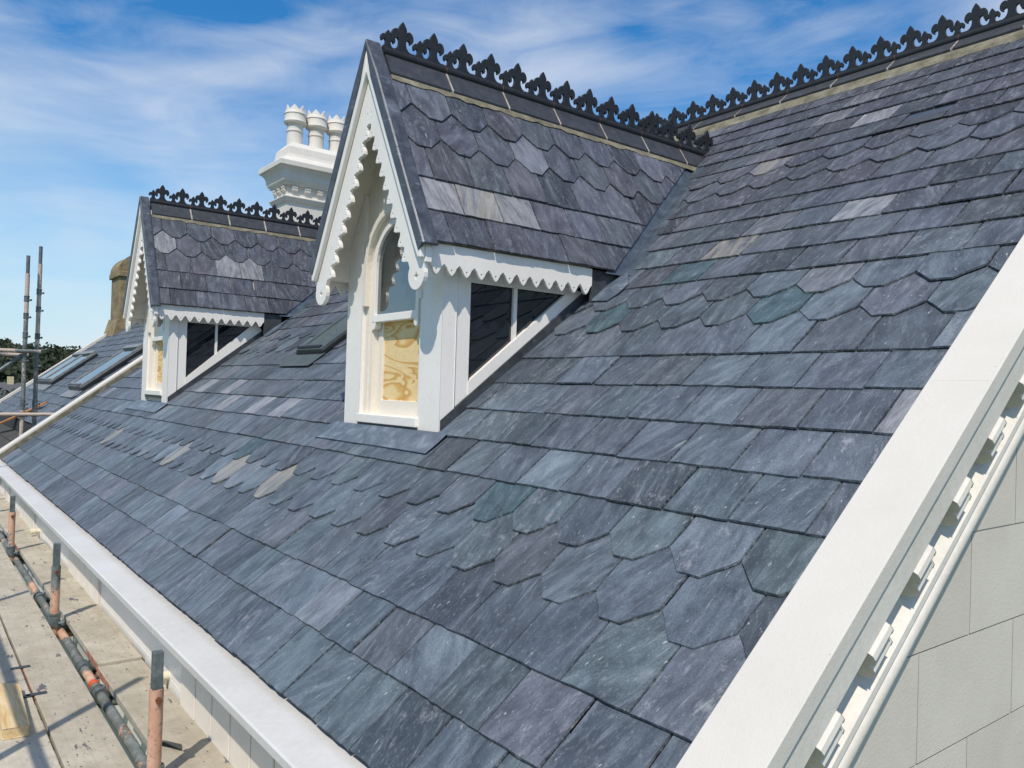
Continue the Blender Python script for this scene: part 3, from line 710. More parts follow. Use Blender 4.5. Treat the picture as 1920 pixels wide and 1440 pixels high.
        mb = MB(); mb.plate(out, hol, F, YB, YB+0.024); mb.build('bargeboard', 'white_paint', d, bevel=0.0015)
        mb = MB(); mb.plate([rk(0, 0), rk(1.365, 0), (sx*0.662, 0.665), (sx*0.634, 0.665), rk(1.33, 0.066), rk(0.0658*TT, 0.0658)], [], F, YB-0.030, YB-0.001); mb.build('barge_moulding', 'white_paint', d, bevel=0.006)
        mb = MB(); mb.box(*sorted((X(0.6275), X(0.668))), YB-0.001+dy, YB+0.036+dy, 0.645+dz, 0.765+dz); mb.build('barge_return', 'white_paint', d, bevel=0.003)
        # roof slab, painted soffit below
        mb = MB(); q = lambda xp, h: (X(xp+h*S60), 0, ZA-TT*xp+h*C60)
        for h0, h1 in ((-0.055, -0.022),):
            a, b_ = (0.07, EX-0.02)
            vs = []
            for h in (h0, h1):
                for xp in (a, b_):
                    pt = q(xp, h)
                    for y in (YB+0.0265, valley_y(xp, dz)-dy-0.03): vs.append((pt[0], y+dy, pt[2]+dz))
            fs = [(0, 1, 3, 2), (4, 6, 7, 5), (0, 4, 5, 1), (2, 3, 7, 6), (0, 2, 6, 4), (1, 5, 7, 3)]
            if sx < 0: fs = [f[::-1] for f in fs]
            mb.add(vs, fs)
        mb.build('roof_board', 'cream_paint', d)
        # lead over the verge
        mb = MB()
        L0 = 1.425
        prof = [(YB-0.036, -0.052), (YB-0.040, 0.006), (YB-0.030, 0.014), (YB+0.036, 0.015), (YB+0.052, 0.012), (YB+0.058, 0.004), (YB+0.050, -0.004), (YB-0.02, -0.004), (YB-0.024, -0.052)]
        pts = []
        for u in (0.0, 0.22, 0.223, 0.8, 0.803, L0):
            k = 0.002 if u in (0.223, 0.8) else 0
            ring = []
            for y, h in prof:
                h2 = h+(k if h > 0 else 0)
                ox = max(0.0, u*C60+h2*S60) if u > 0 else 0.0
                oz = ZA-u*S60+h2*C60 if u > 0 else ZA+h2*0.7
                ring.append((X(ox), y+dy, oz+dz))
            pts.append(ring)
        n = len(prof); vs = [p_ for ring in pts for p_ in ring]; fs = []
        for k in range(len(pts)-1):
            fs += [(k*n+i, k*n+(i+1) % n, (k+1)*n+(i+1) % n, (k+1)*n+i) for i in range(n)]
        fs.append(tuple(range((len(pts)-1)*n, len(pts)*n)))
        if sx < 0: fs = [f[::-1] for f in fs]
        mb.add(vs, fs); mb.build('verge_lead', 'lead', d, bevel=0.003)
        # slates of this slope
        es = (-sx*C60, 0, S60); en = (sx*S60, 0, C60)
        def DP(a, s, h=0.0): return (xm+sx*EX+s*es[0]+h*en[0], sx*a+dy, ZA-EX*TT+s*es[2]+h*en[2]+dz)
        r = random.Random(seed+sx); rest = MB()
        cs = [(0.0, 0.207, 'sq'), (0.207, 0.223, 'sq'), (0.43, 0.227, 'sq'), (0.657, 0.232, 'hex'), (0.889, 0.30, 'hex')]
        for ci, (s0, g, kind) in enumerate(cs):
            ph = 2.76 if ci % 2 == 0 else 2.89
            w = 0.2655
            k = math.floor((2.10-ph)/w)-1
            while ph+k*w < 5.2:
                ya, yb = ph+k*w+0.002, ph+(k+1)*w-0.002; k += 1
                pol = slate_outline(*((ya, yb) if sx > 0 else (-yb, -ya)), s0+r.gauss(0, 0.0018), g, kind, r)
                pol = clip(pol, sx, 0, 2.117)
                pol = clip(pol, 0, -1, -1.17)
                yv0, yv1 = valley_y(EX, dz)-dy, valley_y(0, dz)-dy; sl_ = (yv1-yv0)*C60/EX
                pol = clip(pol, -sx, sl_, -(yv0-0.105))          # cut back from the valley
                if len(pol) < 3: continue
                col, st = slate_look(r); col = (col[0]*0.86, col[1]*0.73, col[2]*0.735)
                if st[0] and r.random() < 0.4: st[0] *= 0.6
                if seed < 50 and sx > 0 and ci == 1 and ya < 2.70: st = [0.6, 0.5 if 2.3 < ya < 2.5 else 0.15, 0.75]
                if seed >= 50 and sx > 0 and ((ci == 2 and 2.75 < ya < 3.25) or (ci == 3 and ya < 2.2)): st = [0.4, 0.15, 0.6]
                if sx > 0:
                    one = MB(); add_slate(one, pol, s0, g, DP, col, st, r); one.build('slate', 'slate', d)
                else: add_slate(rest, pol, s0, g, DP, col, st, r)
        if rest.v: tag(rest.build('slates', 'slate', d), kind='stuff')
        # valley lead on the dormer side
        mb = MB(); yv0, yv1 = valley_y(EX, dz)-dy, valley_y(0, dz)-dy
        A = []
        for s, yv in ((-0.02, yv0-0.045), (1.24, yv0+(yv1-yv0)*1.24*C60/EX)):
            for off, h in ((-0.14, -0.015), (-0.012, -0.015), (0.004, 0.004), (0.016, -0.004)):
                A.append(DP(sx*(yv+off), s, h))
        for k in (1, 0):
            q = Vector(A[4*k+2]); q2 = q+Vector((sx*0.075, 0, 0)); hh = q2.z-main_z(q2.y); q2.z -= hh+0.004
            A.append(tuple(q2))
        mb.add(A, [(0, 1, 5, 4), (1, 2, 6, 5), (2, 9, 8, 6)] if sx > 0 else [(0, 4, 5, 1), (1, 5, 6, 2), (2, 6, 8, 9)]); mb.build('valley_lead', 'lead_valley', d)
        # lead tongue below the valley
        xo = xm+0 
        quad = [(0.69, 3.219), (0.82, 3.05), (0.82, 2.955), (0.79, 2.875), (0.65, 2.89), (0.59, 3.0)]
        mb = MB(); mb.prism([RP(X(a), s+(dy)/CT, 0.012) for a, s in quad], tuple(-0.005*np.array([0, -ST, CT]))); mb.build('lead_tongue', 'lead_blue', d)
    # lead apron under the sill
    mb = MB()
    N = 10; r = random.Random(seed)
    top = [RP(xm-0.69+1.36*i/N, 1.625+dy/CT, 0.013) for i in range(N+1)]
    bot = [RP(xm-0.69+1.35*i/N, 1.468+dy/CT+r.uniform(-.004, .004), 0.0105) for i in range(N+1)]
    bt2 = [RP(xm-0.69+1.35*i/N, 1.468+dy/CT, 0.003) for i in range(N+1)]
    mid = [RP(xm-0.69+1.36*i/N, 1.55+dy/CT, 0.0115+r.uniform(-.002, .002)) for i in range(N+1)]
    M_ = N+1
    mb.add(top+mid+bot+bt2, [(k*M_+i, (k+1)*M_+i, (k+1)*M_+i+1, k*M_+i+1) for k in range(3) for i in range(N)])
    mb.build('lead_apron', 'lead_blue', d)
    mb = MB(); mb.box(xm-0.36, xm+0.345, YF-0.02+dy, YF+0.02+dy, -0.235+dz, -0.206+dz); mb.build('sill_flashing', 'lead_dark', d)
    # ridge
    zt_ = 1.936+dz
    ridge_run(d, lambda u, w, z: (xm+w, 2.137+dy+u, zt_+z), 7, 0.4285, 0.0, 0.100, 0.138, (0.300, 0.080), (0.130, 0.192, TT))
    return d

build_dormer(*DORM[0], 'nearer dormer with arched sash window boarded in plywood and scalloped bargeboards', 21)
build_dormer(*DORM[1], 'farther dormer with scalloped bargeboards near the left gable', 61)

# ------------------------------------------------------------------ near gable: coping, cornice, modillions, ashlar
def SP(prof, s0, s1, mb, mi=0):
    a = [RP(x, s0, h) for x, h in prof]; b = [RP(x, s1, h) for x, h in prof]
    mb.prism(a, Vector(b[0])-Vector(a[0]), mi)
def build_gable():
    XW = -1.05
    top = RP(0, RIDGE_S+0.05, -0.1); e = RP(0, -0.25, -0.1)
    mb = MB()
    mb.prism([(XW-0.006, e[1]+0.02, -CZ), (XW-0.006, e[1]+0.02, e[2]), (XW-0.006, top[1], top[2]), (XW-0.006, 2*YR-e[1], e[2]), (XW-0.006, 2*YR-e[1], -CZ)], (-0.16, 0, 0))
    g = mb.build('gable_wall', 'ashlar_joint', house, base=True)
    tag(g, 'right gable wall of pale ashlar under a raking stone coping')
    # coping stones
    cuts = [-0.32, 2.02, 4.33, RIDGE_S+0.10]
    for a, b in zip(cuts[:-1], cuts[1:]):
        mb = MB(); SP([(XR-0.012, -0.04), (XR, 0.076), (XR+0.004, 0.080), (-0.966, 0.080), (-0.962, 0.076), (-0.962, 0.031), (-0.985, 0.030), (-1.0, -0.04)], a+0.0002, b-0.0002, mb); mb.build('coping_stone', 'coping_stone', g)
    mb = MB()
    tor = [(-1.020+0.018*math.cos(t), -0.256+0.025*math.sin(t)) for t in [math.pi/2-math.pi*i/10 for i in range(11)]]
    SP([(-1.06, 0.028), (-0.975, 0.0285), (-0.977, -0.062), (-1.044, -0.064), (-1.044, -0.176), (-1.010, -0.200), (-1.005, -0.204), (-1.004, -0.222), (-1.022, -0.225)] + tor + [(-1.032, -0.305), (-1.06, -0.31)], -0.32, RIDGE_S+0.10, mb)
    mb.build('cornice', 'render_white', g, smooth=True)
    prof = [(-1.047, -0.0605), (-0.980, -0.0625), (-0.969, -0.073), (-0.966, -0.088), (-0.974, -0.104), (-0.992, -0.113), (-0.986, -0.120), (-0.983, -0.138), (-0.991, -0.154), (-1.008, -0.163), (-1.047, -0.166)]
    first = None
    for k in range(-4, 19):
        s = 0.875+0.2775*k
        if first is None:
            mb = MB(); SP(prof, s-0.052, s+0.052, mb); first = (mb.build('modillion', 'render_white', g, bevel=0.002), s)
        else:
            d = Vector(RP(0, s, 0))-Vector(RP(0, first[1], 0)); dup(first[0], 0, d.y, d.z)
    # ashlar blocks
    zs = [-2.255+0.312*k for k in range(-3, 16)]
    for r, z0 in enumerate(zs):
        z1 = z0+0.312
        off = 2.61 if r % 2 == 0 else 2.94
        k = math.floor((0.7-off)/0.656)
        while off+k*0.656 < 7.5:
            y0, y1 = off+k*0.656, off+(k+1)*0.656; k += 1
            g_ = 0.0036
            pol = [(y0+g_, z0+g_), (y1-g_, z0+g_), (y1-g_, z1-g_), (y0+g_, z1-g_)]
            pol = clip(pol, -ST, CT, -DD-9) if False else pol
            pol = clip(pol, ST, -CT, DD+0.285)      # below the cornice
            pol = clip(pol, 1, 0, 0.62)
            if len(pol) < 3: continue
            if abs(sum(pol[i][0]*pol[(i+1) % len(pol)][1]-pol[(i+1) % len(pol)][0]*pol[i][1] for i in range(len(pol)))) < 0.002: continue
            mb = MB(); mb.prism([(XW-0.02, a, b) for a, b in pol], (0.02+random.Random(r*50+k).uniform(-.0006, .0006), 0, 0)); mb.build('ashlar_block', 'ashlar_render', g, bevel=0.0016)
build_gable()

# ------------------------------------------------------------------ far gable parapet
def build_far_gable():
    X0 = XLF-0.004
    top = RP(0, RIDGE_S, 0); e = RP(0, -0.2, 0)
    mb = MB(); mb.prism([(X0-0.27, e[1]+0.03, -CZ), (X0-0.27, e[1]+0.03, e[2]), (X0-0.27, top[1], top[2]), (X0-0.27, 2*YR-e[1], e[2]), (X0-0.27, 2*YR-e[1], -CZ)], (0.18, 0, 0))
    g = mb.build('gable_wall', 'ashlar_render', house, base=True)
    mb = MB(); SP([(X0, -0.05), (X0, 0.075), (X0-0.004, 0.079), (X0-0.27, 0.079), (X0-0.275, 0.03), (X0-0.26, -0.05)], -0.05, RIDGE_S, mb)
    mb.build('coping', 'coping_stone', g)
    mb = MB(); SP([(X0+0.012, 0.0), (X0+0.012, 0.05), (X0+0.001, 0.056), (X0+0.001, 0.0)], 0.2, 5.7, mb); mb.build('mortar_fillet', 'mortar', g)
build_far_gable()

# ------------------------------------------------------------------ gutter cap and front wall
def build_front():
    YW = 1.14
    mb = MB(); mb.box(XLF-0.2, -1.06, YW+0.012, YW+0.30, -CZ, -1.17)
    w = mb.build('front_wall', 'ashlar_joint', house, base=True)
    prof = [(1.24, -1.128), (1.10, -1.132), (0.978, -1.142), (0.970, -1.146), (0.970, -1.176), (0.980, -1.180), (0.990, -1.172), (1.02, -1.168), (1.10, -1.19), (1.150, -1.19), (1.150, -1.21), (1.24, -1.21)]
    mb = MB(); mb.prism([(XLF-0.30, y, z-0.0) for y, z in [(1.245, -1.15), (1.10, -1.155), (1.05, -1.165), (1.12, -1.20), (1.245, -1.205)]], (-XLF+0.30-0.98, 0, 0))
    gt = mb.build('gutter', 'cap_paint', house)
    cuts = [XLF-0.32, -10.14, -7.735, -3.93, -0.965]
    for a, b in zip(cuts[:-1], cuts[1:]):
        mb = MB(); mb.prism([(a+0.001, y, z) for y, z in prof], (b-a-0.002, 0, 0)); mb.build('gutter_section', 'cap_paint', gt, bevel=0.002)
    # ashlar panels and boarded bays below the cap
    bays = [(-3.99, -2.55), (-7.20, -6.01), (-10.45, -9.28), (-12.2, -11.6)]
    xs = -12.9
    spans = []
    prev = XLF-0.2
    for a, b in sorted(bays): spans.append((prev, a)); prev = b
    spans.append((prev, -1.06))
    r = random.Random(2)
    for a, b in spans:
        n = max(1, round((b-a)/0.66)); L = (b-a)/n
        for z0, z1, off in ((-1.508, -1.195, 0), (-1.82, -1.512, 0.5), (-2.13, -1.824, 0)):
            k = -1
            while a+(k+off)*L < b:
                x0, x1 = max(a, a+(k+off)*L), min(b, a+(k+1+off)*L); k += 1
                if x1-x0 < 0.03: continue
                mb = MB(); mb.box(x0+0.002, x1-0.002, YW+r.uniform(-.0004, .0004), YW+0.02, z0, z1); mb.build('ashlar_block', 'white_paint', w, bevel=0.0015)
    first = {}
    for a, b in bays:
        n = round((b-a)/0.24); L = (b-a)/n
        for k in range(n):
            mb = MB(); mb.box(a+k*L+0.008, a+(k+1)*L-0.008, YW-0.022+r.uniform(-.001, .001), YW+0.02, -1.80, -1.192); mb.build('board', 'cream_paint', w, bevel=0.004)
    for x in (-4.27, -8.99):
        mb = MB(); mb.tube((x, 1.10, -1.50), (x, YW+0.02, -1.50), 0.024, 14); mb.tube((x-0.0, 1.06, -1.502), (x, 1.105, -1.50), 0.028, 14)
        mb.tube((x, 1.12, -1.50), (x, 1.12, -1.60), 0.010, 8); mb.build('overflow_pipe', 'cream_pipe', w, smooth=True)
build_front()

# ------------------------------------------------------------------ skylights
def skylight(name, parent, x0, x1, s0, s1, hgt, frame, glassm, label=None, apron=True, tint='window_black'):
    t = 0.055
    P3 = lambda a, b, h: RP(a, b, h)
    mb = MB()
    mb.plate([(x0, s0), (x1, s0), (x1, s1), (x0, s1)], [[(x0+t, s0+t*1.6), (x1-t, s0+t*1.6), (x1-t, s1-t*1.4), (x0+t, s1-t*1.4)]], P3, 0.0, hgt)
    f = mb.build(name, frame, parent, bevel=0.004)
    if label: tag(f, label)
    mb = MB(); mb.plate([(x0+t-.01, s0+t*1.6-.01), (x1-t+.01, s0+t*1.6-.01), (x1-t+.01, s1-t*1.4+.01), (x0+t-.01, s1-t*1.4+.01)], [], P3, hgt-0.022, hgt-0.016); mb.build('pane', glassm, f)
    mb = MB(); SP([(x0-0.012, hgt*0.55), (x0-0.012, 0.008), (x0+0.0, 0.008), (x0+0.0, hgt*0.55)], s0, s1, mb); SP([(x1, hgt*0.55), (x1, 0.008), (x1+0.012, 0.008), (x1+0.012, hgt*0.55)], s0, s1, mb)
    mb.prism([P3(x0-.012, s0-0.012, 0.008), P3(x1+.012, s0-0.012, 0.008), P3(x1+.012, s0-0.012, hgt*0.6), P3(x0-.012, s0-0.012, hgt*0.6)], (0, 0.011*CT, 0.011*ST)); mb.build('side_flashing', tint, f)
    mb = MB(); mb.plate([(x0+0.03, s0+0.012), (x1-0.03, s0+0.012), (x1-0.03, s0+0.045), (x0+0.03, s0+0.045)], [], P3, hgt, hgt+0.014); mb.build('glazing_bar', tint, f, bevel=0.003)
    mb = MB(); mb.plate([(x0+0.0, s1-0.075), (x1, s1-0.075), (x1, s1+0.02), (x0, s1+0.02)], [], P3, hgt, hgt+0.022); mb.build('hood', frame, f, bevel=0.004)
    if apron:
        mb = MB(); mb.plate([(x0-0.10, s0-0.19), (x1+0.02, s0-0.19), (x1+0.04, s0), (x0-0.06, s0)], [], P3, 0.012, 0.017); mb.build('apron', frame, f)
    return f
skylight('skylight', house, -6.94, -6.40, 2.455, 3.43, 0.062, 'window_grey', 'glass_roof', 'dark framed roof window between the two dormers')

# ------------------------------------------------------------------ white chimney stack on the far gable
def build_chimney():
    cx, cy = -13.30, 5.92; bx, by = 0.30, 0.81
    mb = MB()
    def ring(ex, z): return [(cx-bx-ex, cy-by-ex, z), (cx+bx+ex, cy-by-ex, z), (cx+bx+ex, cy+by+ex, z), (cx-bx-ex, cy+by+ex, z)]
    prof = [(0, 0.4), (0, 3.13), (0.010, 3.135), (0.030, 3.15), (0.050, 3.175), (0.055, 3.20), (0.070, 3.205), (0.070, 3.225), (0.0, 3.255), (0.0, 3.42), (0.065, 3.425), (0.065, 3.455), (0.085, 3.46), (0.10, 3.49), (0.105, 3.515),
            (0.112, 3.52), (0.115, 3.57), (0.135, 3.63), (0.175, 3.68), (0.205, 3.70), (0.215, 3.705), (0.215, 3.785), (0.205, 3.795), (0.03, 3.91), (0.01, 3.96), (-0.01, 4.09), (-0.10, 4.19)]
    vs = []; fs = []
    for e, z in prof: vs += ring(e, z)
    for k in range(len(prof)-1): fs += [(k*4+i, k*4+(i+1) % 4, k*4+4+(i+1) % 4, k*4+4+i) for i in range(4)]
    fs.append(tuple(range(len(vs)-4, len(vs)))); fs.append((3, 2, 1, 0))
    mb.add(vs, fs); c = mb.build('chimney_stack', 'render_white', house, bevel=0.004)
    tag(c, 'white moulded chimney stack with crown-topped pots')
    pr = [(0.0, 0), (0.045, 0), (0.055, -0.02), (0.052, -0.045), (0.035, -0.05), (0.048, -0.06), (0.046, -0.085), (0.03, -0.10), (0.0, -0.105)]
    def dent(x, y, ax):
        m = MB(); w = 0.052
        if ax == 'x': m.prism([(x+a, y-w, 3.42+b) for a, b in pr], (0, 2*w, 0))
        else: m.prism([(x-w, y-a, 3.42+b) for a, b in pr], (2*w, 0, 0))
        m.build('chimney_bracket', 'render_white', c)
    for k in range(7): dent(cx+bx, cy-by+0.12+k*0.228, 'x')
    for k in range(3): dent(cx-bx+0.10+k*0.20, cy-by, 'y')
    first = None
    for k in range(4):
        y = 5.38+k*0.395
        if first is None:
            m = MB(); n = 24
            pf = [(0.150, 3.96), (0.150, 4.075), (0.135, 4.09), (0.122, 4.10), (0.116, 4.30), (0.128, 4.31), (0.128, 4.325), (0.116, 4.335), (0.118, 4.40), (0.118, 4.415), (0.160, 4.425), (0.172, 4.445), (0.160, 4.46), (0.158, 4.545), (0.168, 4.555), (0.158, 4.575), (0.150, 4.60)]
            zz = lambda z: 4.20+(z-4.10)*1.26
            pf = [(a*1.16, zz(b)) for a, b in pf]; m.lathe((cx-0.12, y, 0), pf, n)
            base = len(m.v)-n                              # crown of points with an inner wall
            for i in range(n):
                a0, a1 = 2*math.pi*i/n, 2*math.pi*(i+1)/n
                h = lambda i_: 4.675 if i_ % 4 == 2 else (4.64 if i_ % 2 else 4.605)
                q = lambda a, rr_, z: (cx-0.12+rr_*1.16*math.cos(a), y+rr_*1.16*math.sin(a), zz(z))
                m.add([q(a0, .146, 4.60), q(a1, .146, 4.60), q(a1, .140, h(i+1)), q(a0, .140, h(i)), q(a1, .122, h(i+1)), q(a0, .122, h(i)), q(a1, .118, 4.45), q(a0, .118, 4.45)],
                      [(0, 1, 2, 3), (3, 2, 4, 5), (5, 4, 6, 7)])
            m.add([(cx-0.12+0.118*math.cos(2*math.pi*i/n), y+0.118*math.sin(2*math.pi*i/n), zz(4.45)) for i in range(n)], [tuple(range(n))], 1)
            for i in range(4):
                a = math.pi/4+i*math.pi/2
                m.prism([(cx-0.12+(0.12+da)*math.cos(a)-0.008*math.sin(a), y+(0.12+da)*math.sin(a)+0.008*math.cos(a), zz(z)) for da, z in ((0, 4.33), (0, 4.43), (0.035, 4.43))], (0.016*math.sin(a), -0.016*math.cos(a), 0))
            first = m.build('chimney_pot', ['render_white', 'deck_dark'], c, smooth=True)
        else: dup(first, 0, 0.395*k)
build_chimney()

# ================================================================== NEIGHBOURING HOUSE
nb = empty('neighbouring_house', (-17.0, 4.0, -CZ))
tag(nb, 'older slate-roofed house with lichen spots and roof windows beyond the left gable', 'house')
def build_neighbour():
    X0, X1, SB, STP = -20.95, -13.02, 0.86, 6.3
    a, b = RP(0, SB, -0.03), RP(0, STP, -0.03)
    mb = MB(); mb.prism([(X0, a[1], a[2]), (X0, b[1], b[2]), (X0, 2*b[1]-a[1], a[2]), (X0, 2*b[1]-a[1], a[2]-0.2), (X0, a[1], a[2]-0.2)], (X1-X0, 0, 0))
    rf = mb.build('roof', 'deck_dark', nb)
    r = random.Random(77); sl = MB()
    k0 = 0; s0 = SB
    sk = [(-20.05, -18.97, 1.80, 2.80), (-18.90, -17.75, 1.80, 2.80), (-15.15, -14.0, 1.70, 2.84)]
    ci = 0
    while s0 < STP-0.1:
        x = X0+0.06-(SW/2 if ci % 2 else 0)
        while x < X1:
            if not any(p-0.05 < x+SW/2 < q+0.05 and u-0.1 < s0+0.1 < v for p, q, u, v in sk):
                col, st = slate_look(r); col = tuple(v*0.88 for v in col); pol = clip(slate_outline(x+.002, x+SW-.002, s0+r.gauss(0, .004), GA, 'sq', r), 1, 0, X0+0.02)
                if len(pol) > 2: add_slate(sl, pol, s0, GA, RP, col, st, r, 0.011)
            x += SW
        s0 += GA; ci += 1
    tag(sl.build('slates', 'slate_lichen', rf), kind='stuff')
    mb = MB(); SP([(X0-0.16, -0.2), (X0-0.16, 0.05), (X0+0.03, 0.05), (X0+0.03, -0.2)], SB-0.2, STP, mb); mb.build('verge', 'render_white', rf)
    mb = MB(); mb.box(X0-0.1, X1, a[1]+0.15, 2*b[1]-a[1]-0.2, -CZ, a[2]-0.1); mb.build('wall', 'ashlar_render', nb, base=True)
    for i, (p, q, u, v) in enumerate(sk):
        skylight('skylight', nb, p, q, u, v, 0.10, 'aluminium', 'glass_sky', ['roof window nearest the far verge', 'middle roof window beside the far one', 'single roof window nearest the left gable'][i], apron=True, tint='window_black')
    # rusty flashing and lower lean-to roof
    c0 = RP(0, SB, -0.1)
    mb = MB(); mb.prism([RP(-17.3, SB-0.28, -0.02), RP(-15.2, SB+0.45, 0.035), RP(-15.2, SB+0.33, 0.035), RP(-17.3, SB-0.40, -0.02)], (0, -0.01, 0.02)); mb.build('rusty_flashing', 'rusty_lead', nb)
    mb = MB()
    lo = (0, c0[1]-2.6, c0[2]-1.7)
    mb.prism([(-24, c0[1]+0.2, c0[2]-0.02), (-24, lo[1], lo[2]), (-24, lo[1], lo[2]-0.15), (-24, c0[1]+0.2, c0[2]-0.2)], (24-13.05, 0, 0)); l = mb.build('lean_to_roof', 'old_roof', nb)
    rr = random.Random(4); sh = MB()
    dv = Vector((0, lo[1]-c0[1]-0.2, lo[2]-c0[2]+0.02)); dn = dv.normalized(); nn = Vector((0, dn.z, -dn.y)); nn = nn if nn.z > 0 else -nn
    for i in range(13):
        for j in range(36):
            x = -24+j*0.30+(0.15 if i % 2 else 0); p0 = Vector((x, c0[1]+0.2, c0[2]-0.02))+dn*(i*0.24)+nn*0.004; p1 = p0+dn*0.25+nn*0.016+nn*rr.uniform(0, .006)
            sh.prism([p0, p0+Vector((0.29, 0, 0)), p1+Vector((0.29, 0, 0)), p1], tuple(-nn*0.012))
    tag(sh.build('shingles', 'old_roof', l), kind='stuff')
    # stone chimney with a barrel top
    cx0, cx1, cy0, cy1 = -21.05, -20.1, 3.98, 5.1
    mb = MB()
    mb.box(cx0, cx1, cy0, cy1, 0.2, 2.42); mb.box(cx0-0.05, cx1+0.05, cy0-0.05, cy1+0.05, 2.42, 2.55)
    R = (cy1-cy0)/2+0.02; mb.prism([(cx0, (cy0+cy1)/2+R*math.cos(t), 2.552+0.78*R*math.sin(t)) for t in [math.pi*i/14 for i in range(15)]], (cx1-cx0, 0, 0))
    mb.prism([(cx0-0.08, cy0-0.14, 0.95), (cx0-0.08, cy0, 1.45), (cx0-0.08, cy1, 1.45), (cx0-0.08, cy1, 0.4)], (cx1-cx0+0.16, 0, 0))
    mb.build('chimney_stack', 'old_stone', nb, bevel=0.02)
    # gabled stone vent on the roof below the farther dormer's eave
    p = RP(-17.2, 3.72, 0)
    mb = MB(); mb.prism([(p[0], p[1]+0.0, p[2]-0.1), (p[0]+0.62, p[1]+0.0, p[2]-0.1), (p[0]+0.62, p[1], p[2]+0.42), (p[0]+0.31, p[1], p[2]+0.72), (p[0], p[1], p[2]+0.42)], (0, 0.8, 0)); mb.build('stone_vent', 'old_stone', nb, bevel=0.01)
build_neighbour()

# ================================================================== SCAFFOLD
sc = empty('scaffold', (-5.0, 0.4, -CZ))
tag(sc, 'tube and clamp scaffold walkway along the eaves with short peach-painted standards', 'scaffold')
TR = 0.0245
def part(mb, name, mat, parent, **kw): return mb.build(name, mat, parent, **kw)
def coupler(parent, p, axis):
    mb = MB(); d = Vector({'x': (1, 0, 0), 'y': (0, 1, 0), 'z': (0, 0, 1)}[axis]); p = Vector(p)
    mb.tube(p-d*0.034, p+d*0.034, TR+0.010, 12); mb.tube(p-d*0.040, p-d*0.030, TR+0.014, 12); mb.tube(p+d*0.030, p+d*0.040, TR+0.014, 12)
    o = d.orthogonal().normalized(); mb.tube(p+o*(TR+0.006)-d*0.02, p+o*(TR+0.04)-d*0.02, 0.010, 8); mb.tube(p+o*(TR+0.034)-d*0.02, p+o*(TR+0.05)-d*0.02, 0.016, 6)
    return mb.build('coupler', 'galv', parent, smooth=True)
def build_scaffold():
    ZB = -1.55
    for i, x in enumerate((-3.265, -5.75, -8.235, -10.72)):
        y = 0.828
        mb = MB(); mb.tube((x, y, -CZ), (x, y, -1.19), TR+0.002, 16, caps=True); o = part(mb, 'standard', 'tube_peach', sc, smooth=True, base=True)
        mb = MB(); mb.box(x-0.019, x+0.019, y-0.019, y+0.019, -1.30, -1.046); part(mb, 'square_insert', 'galv', o, bevel=0.003)
        mb = MB(); mb.tube((x-0.040, y, -1.225), (x+0.040, y, -1.225), 0.0075, 8); mb.tube((x-0.043, y, -1.225), (x-0.032, y, -1.225), 0.013, 6); mb.tube((x+0.032, y, -1.225), (x+0.043, y, -1.225), 0.013, 6); part(mb, 'pin', 'rust', o)
        coupler(sc, (x, y, -1.53), 'z')
    mb = MB(); mb.tube((-13.4, 0.866, -1.612), (1.2, 0.866, -1.612), TR, 14); part(mb, 'ledger', 'tube_mixed', sc, smooth=True)
    mb = MB(); mb.tube((-13.4, -0.20, -1.66), (1.2, -0.20, -1.66), TR, 14); part(mb, 'ledger', 'tube_mixed', sc, smooth=True)
    for x in (-6.70, -5.86, -4.95, -4.50, -3.1, -1.6, -8.35, -9.6, -11.0):
        mb = MB(); mb.tube((x, -0.35, -1.662), (x, 1.125, -1.612 if False else -1.662), TR, 12); part(mb, 'transom', 'tube_mixed', sc, smooth=True)
        mb = MB(); mb.tube((x, 0.866, -1.612), (x, 1.05, -1.618), TR*0.95, 12); part(mb, 'putlog', 'galv', sc, smooth=True)
        coupler(sc, (x, 0.866, -1.612), 'x')
    mb = MB(); mb.tube((-4.665, 0.866, -1.612), (-4.61, 0.866, -1.612), TR+0.0015, 14); part(mb, 'orange_tape', 'orange_tape', sc)
    # outer row, left of the picture: standards, guard rails
    for x in (-0.78, -3.265, -5.75, -8.235, -10.72, -12.9):
        mb = MB(); mb.tube((x, -0.235, -CZ), (x, -0.235, 1.6 if x == -10.72 else 0.75), TR, 14); part(mb, 'standard', 'tube_mixed', sc, smooth=True, base=True)
    for z in (-0.14,):
        mb = MB(); mb.tube((-13.2, -0.285, z), (1.0, -0.285, z), TR, 12); part(mb, 'guard_rail', 'galv', sc, smooth=True)
    # loose cable clipped along the top of the guard rail posts is left out
    return sc
build_scaffold()

def board(y0, y1, x0, x1, z, label, band=True):
    o = MB(); o.box(x0, x1, y0, y1, z-0.038, z); b = o.build('scaffold_board', 'board_wood', None, bevel=0.004)
    tag(b, label, 'board', 'boards laid on the scaffold walkway')
    for xe in (x0, x1):
        for yy in (y0, y1):
            m = MB(); sgn = 1 if yy == y1 else -1
            m.box(xe+(0.0 if xe == x0 else -0.30), xe+(0.30 if xe == x0 else 0.0), min(yy, yy+sgn*0.003), max(yy, yy+sgn*0.003), z-0.036, z-0.003); m.build('end_band', 'band_paint' if (xe, yy) in ((x0, y0), (x1, y0)) else 'galv', b)
    return b
ZB = -1.55
board(0.897, 1.122, -4.742, -0.84, ZB, 'pale splattered board against the wall, nearest the camera')
board(0.897, 1.122, -8.645, -4.750, ZB+0.016, 'board against the wall behind the nearest one, its end raised')
board(0.897, 1.122, -12.55, -8.650, ZB, 'farthest board against the wall, by the first standard')
b_mid = board(0.572, 0.797, -4.736, -0.83, ZB, 'near board on the left side of the ledger tube')
board(0.572, 0.797, -8.64, -4.742, ZB, 'second board on the left side of the ledger tube')
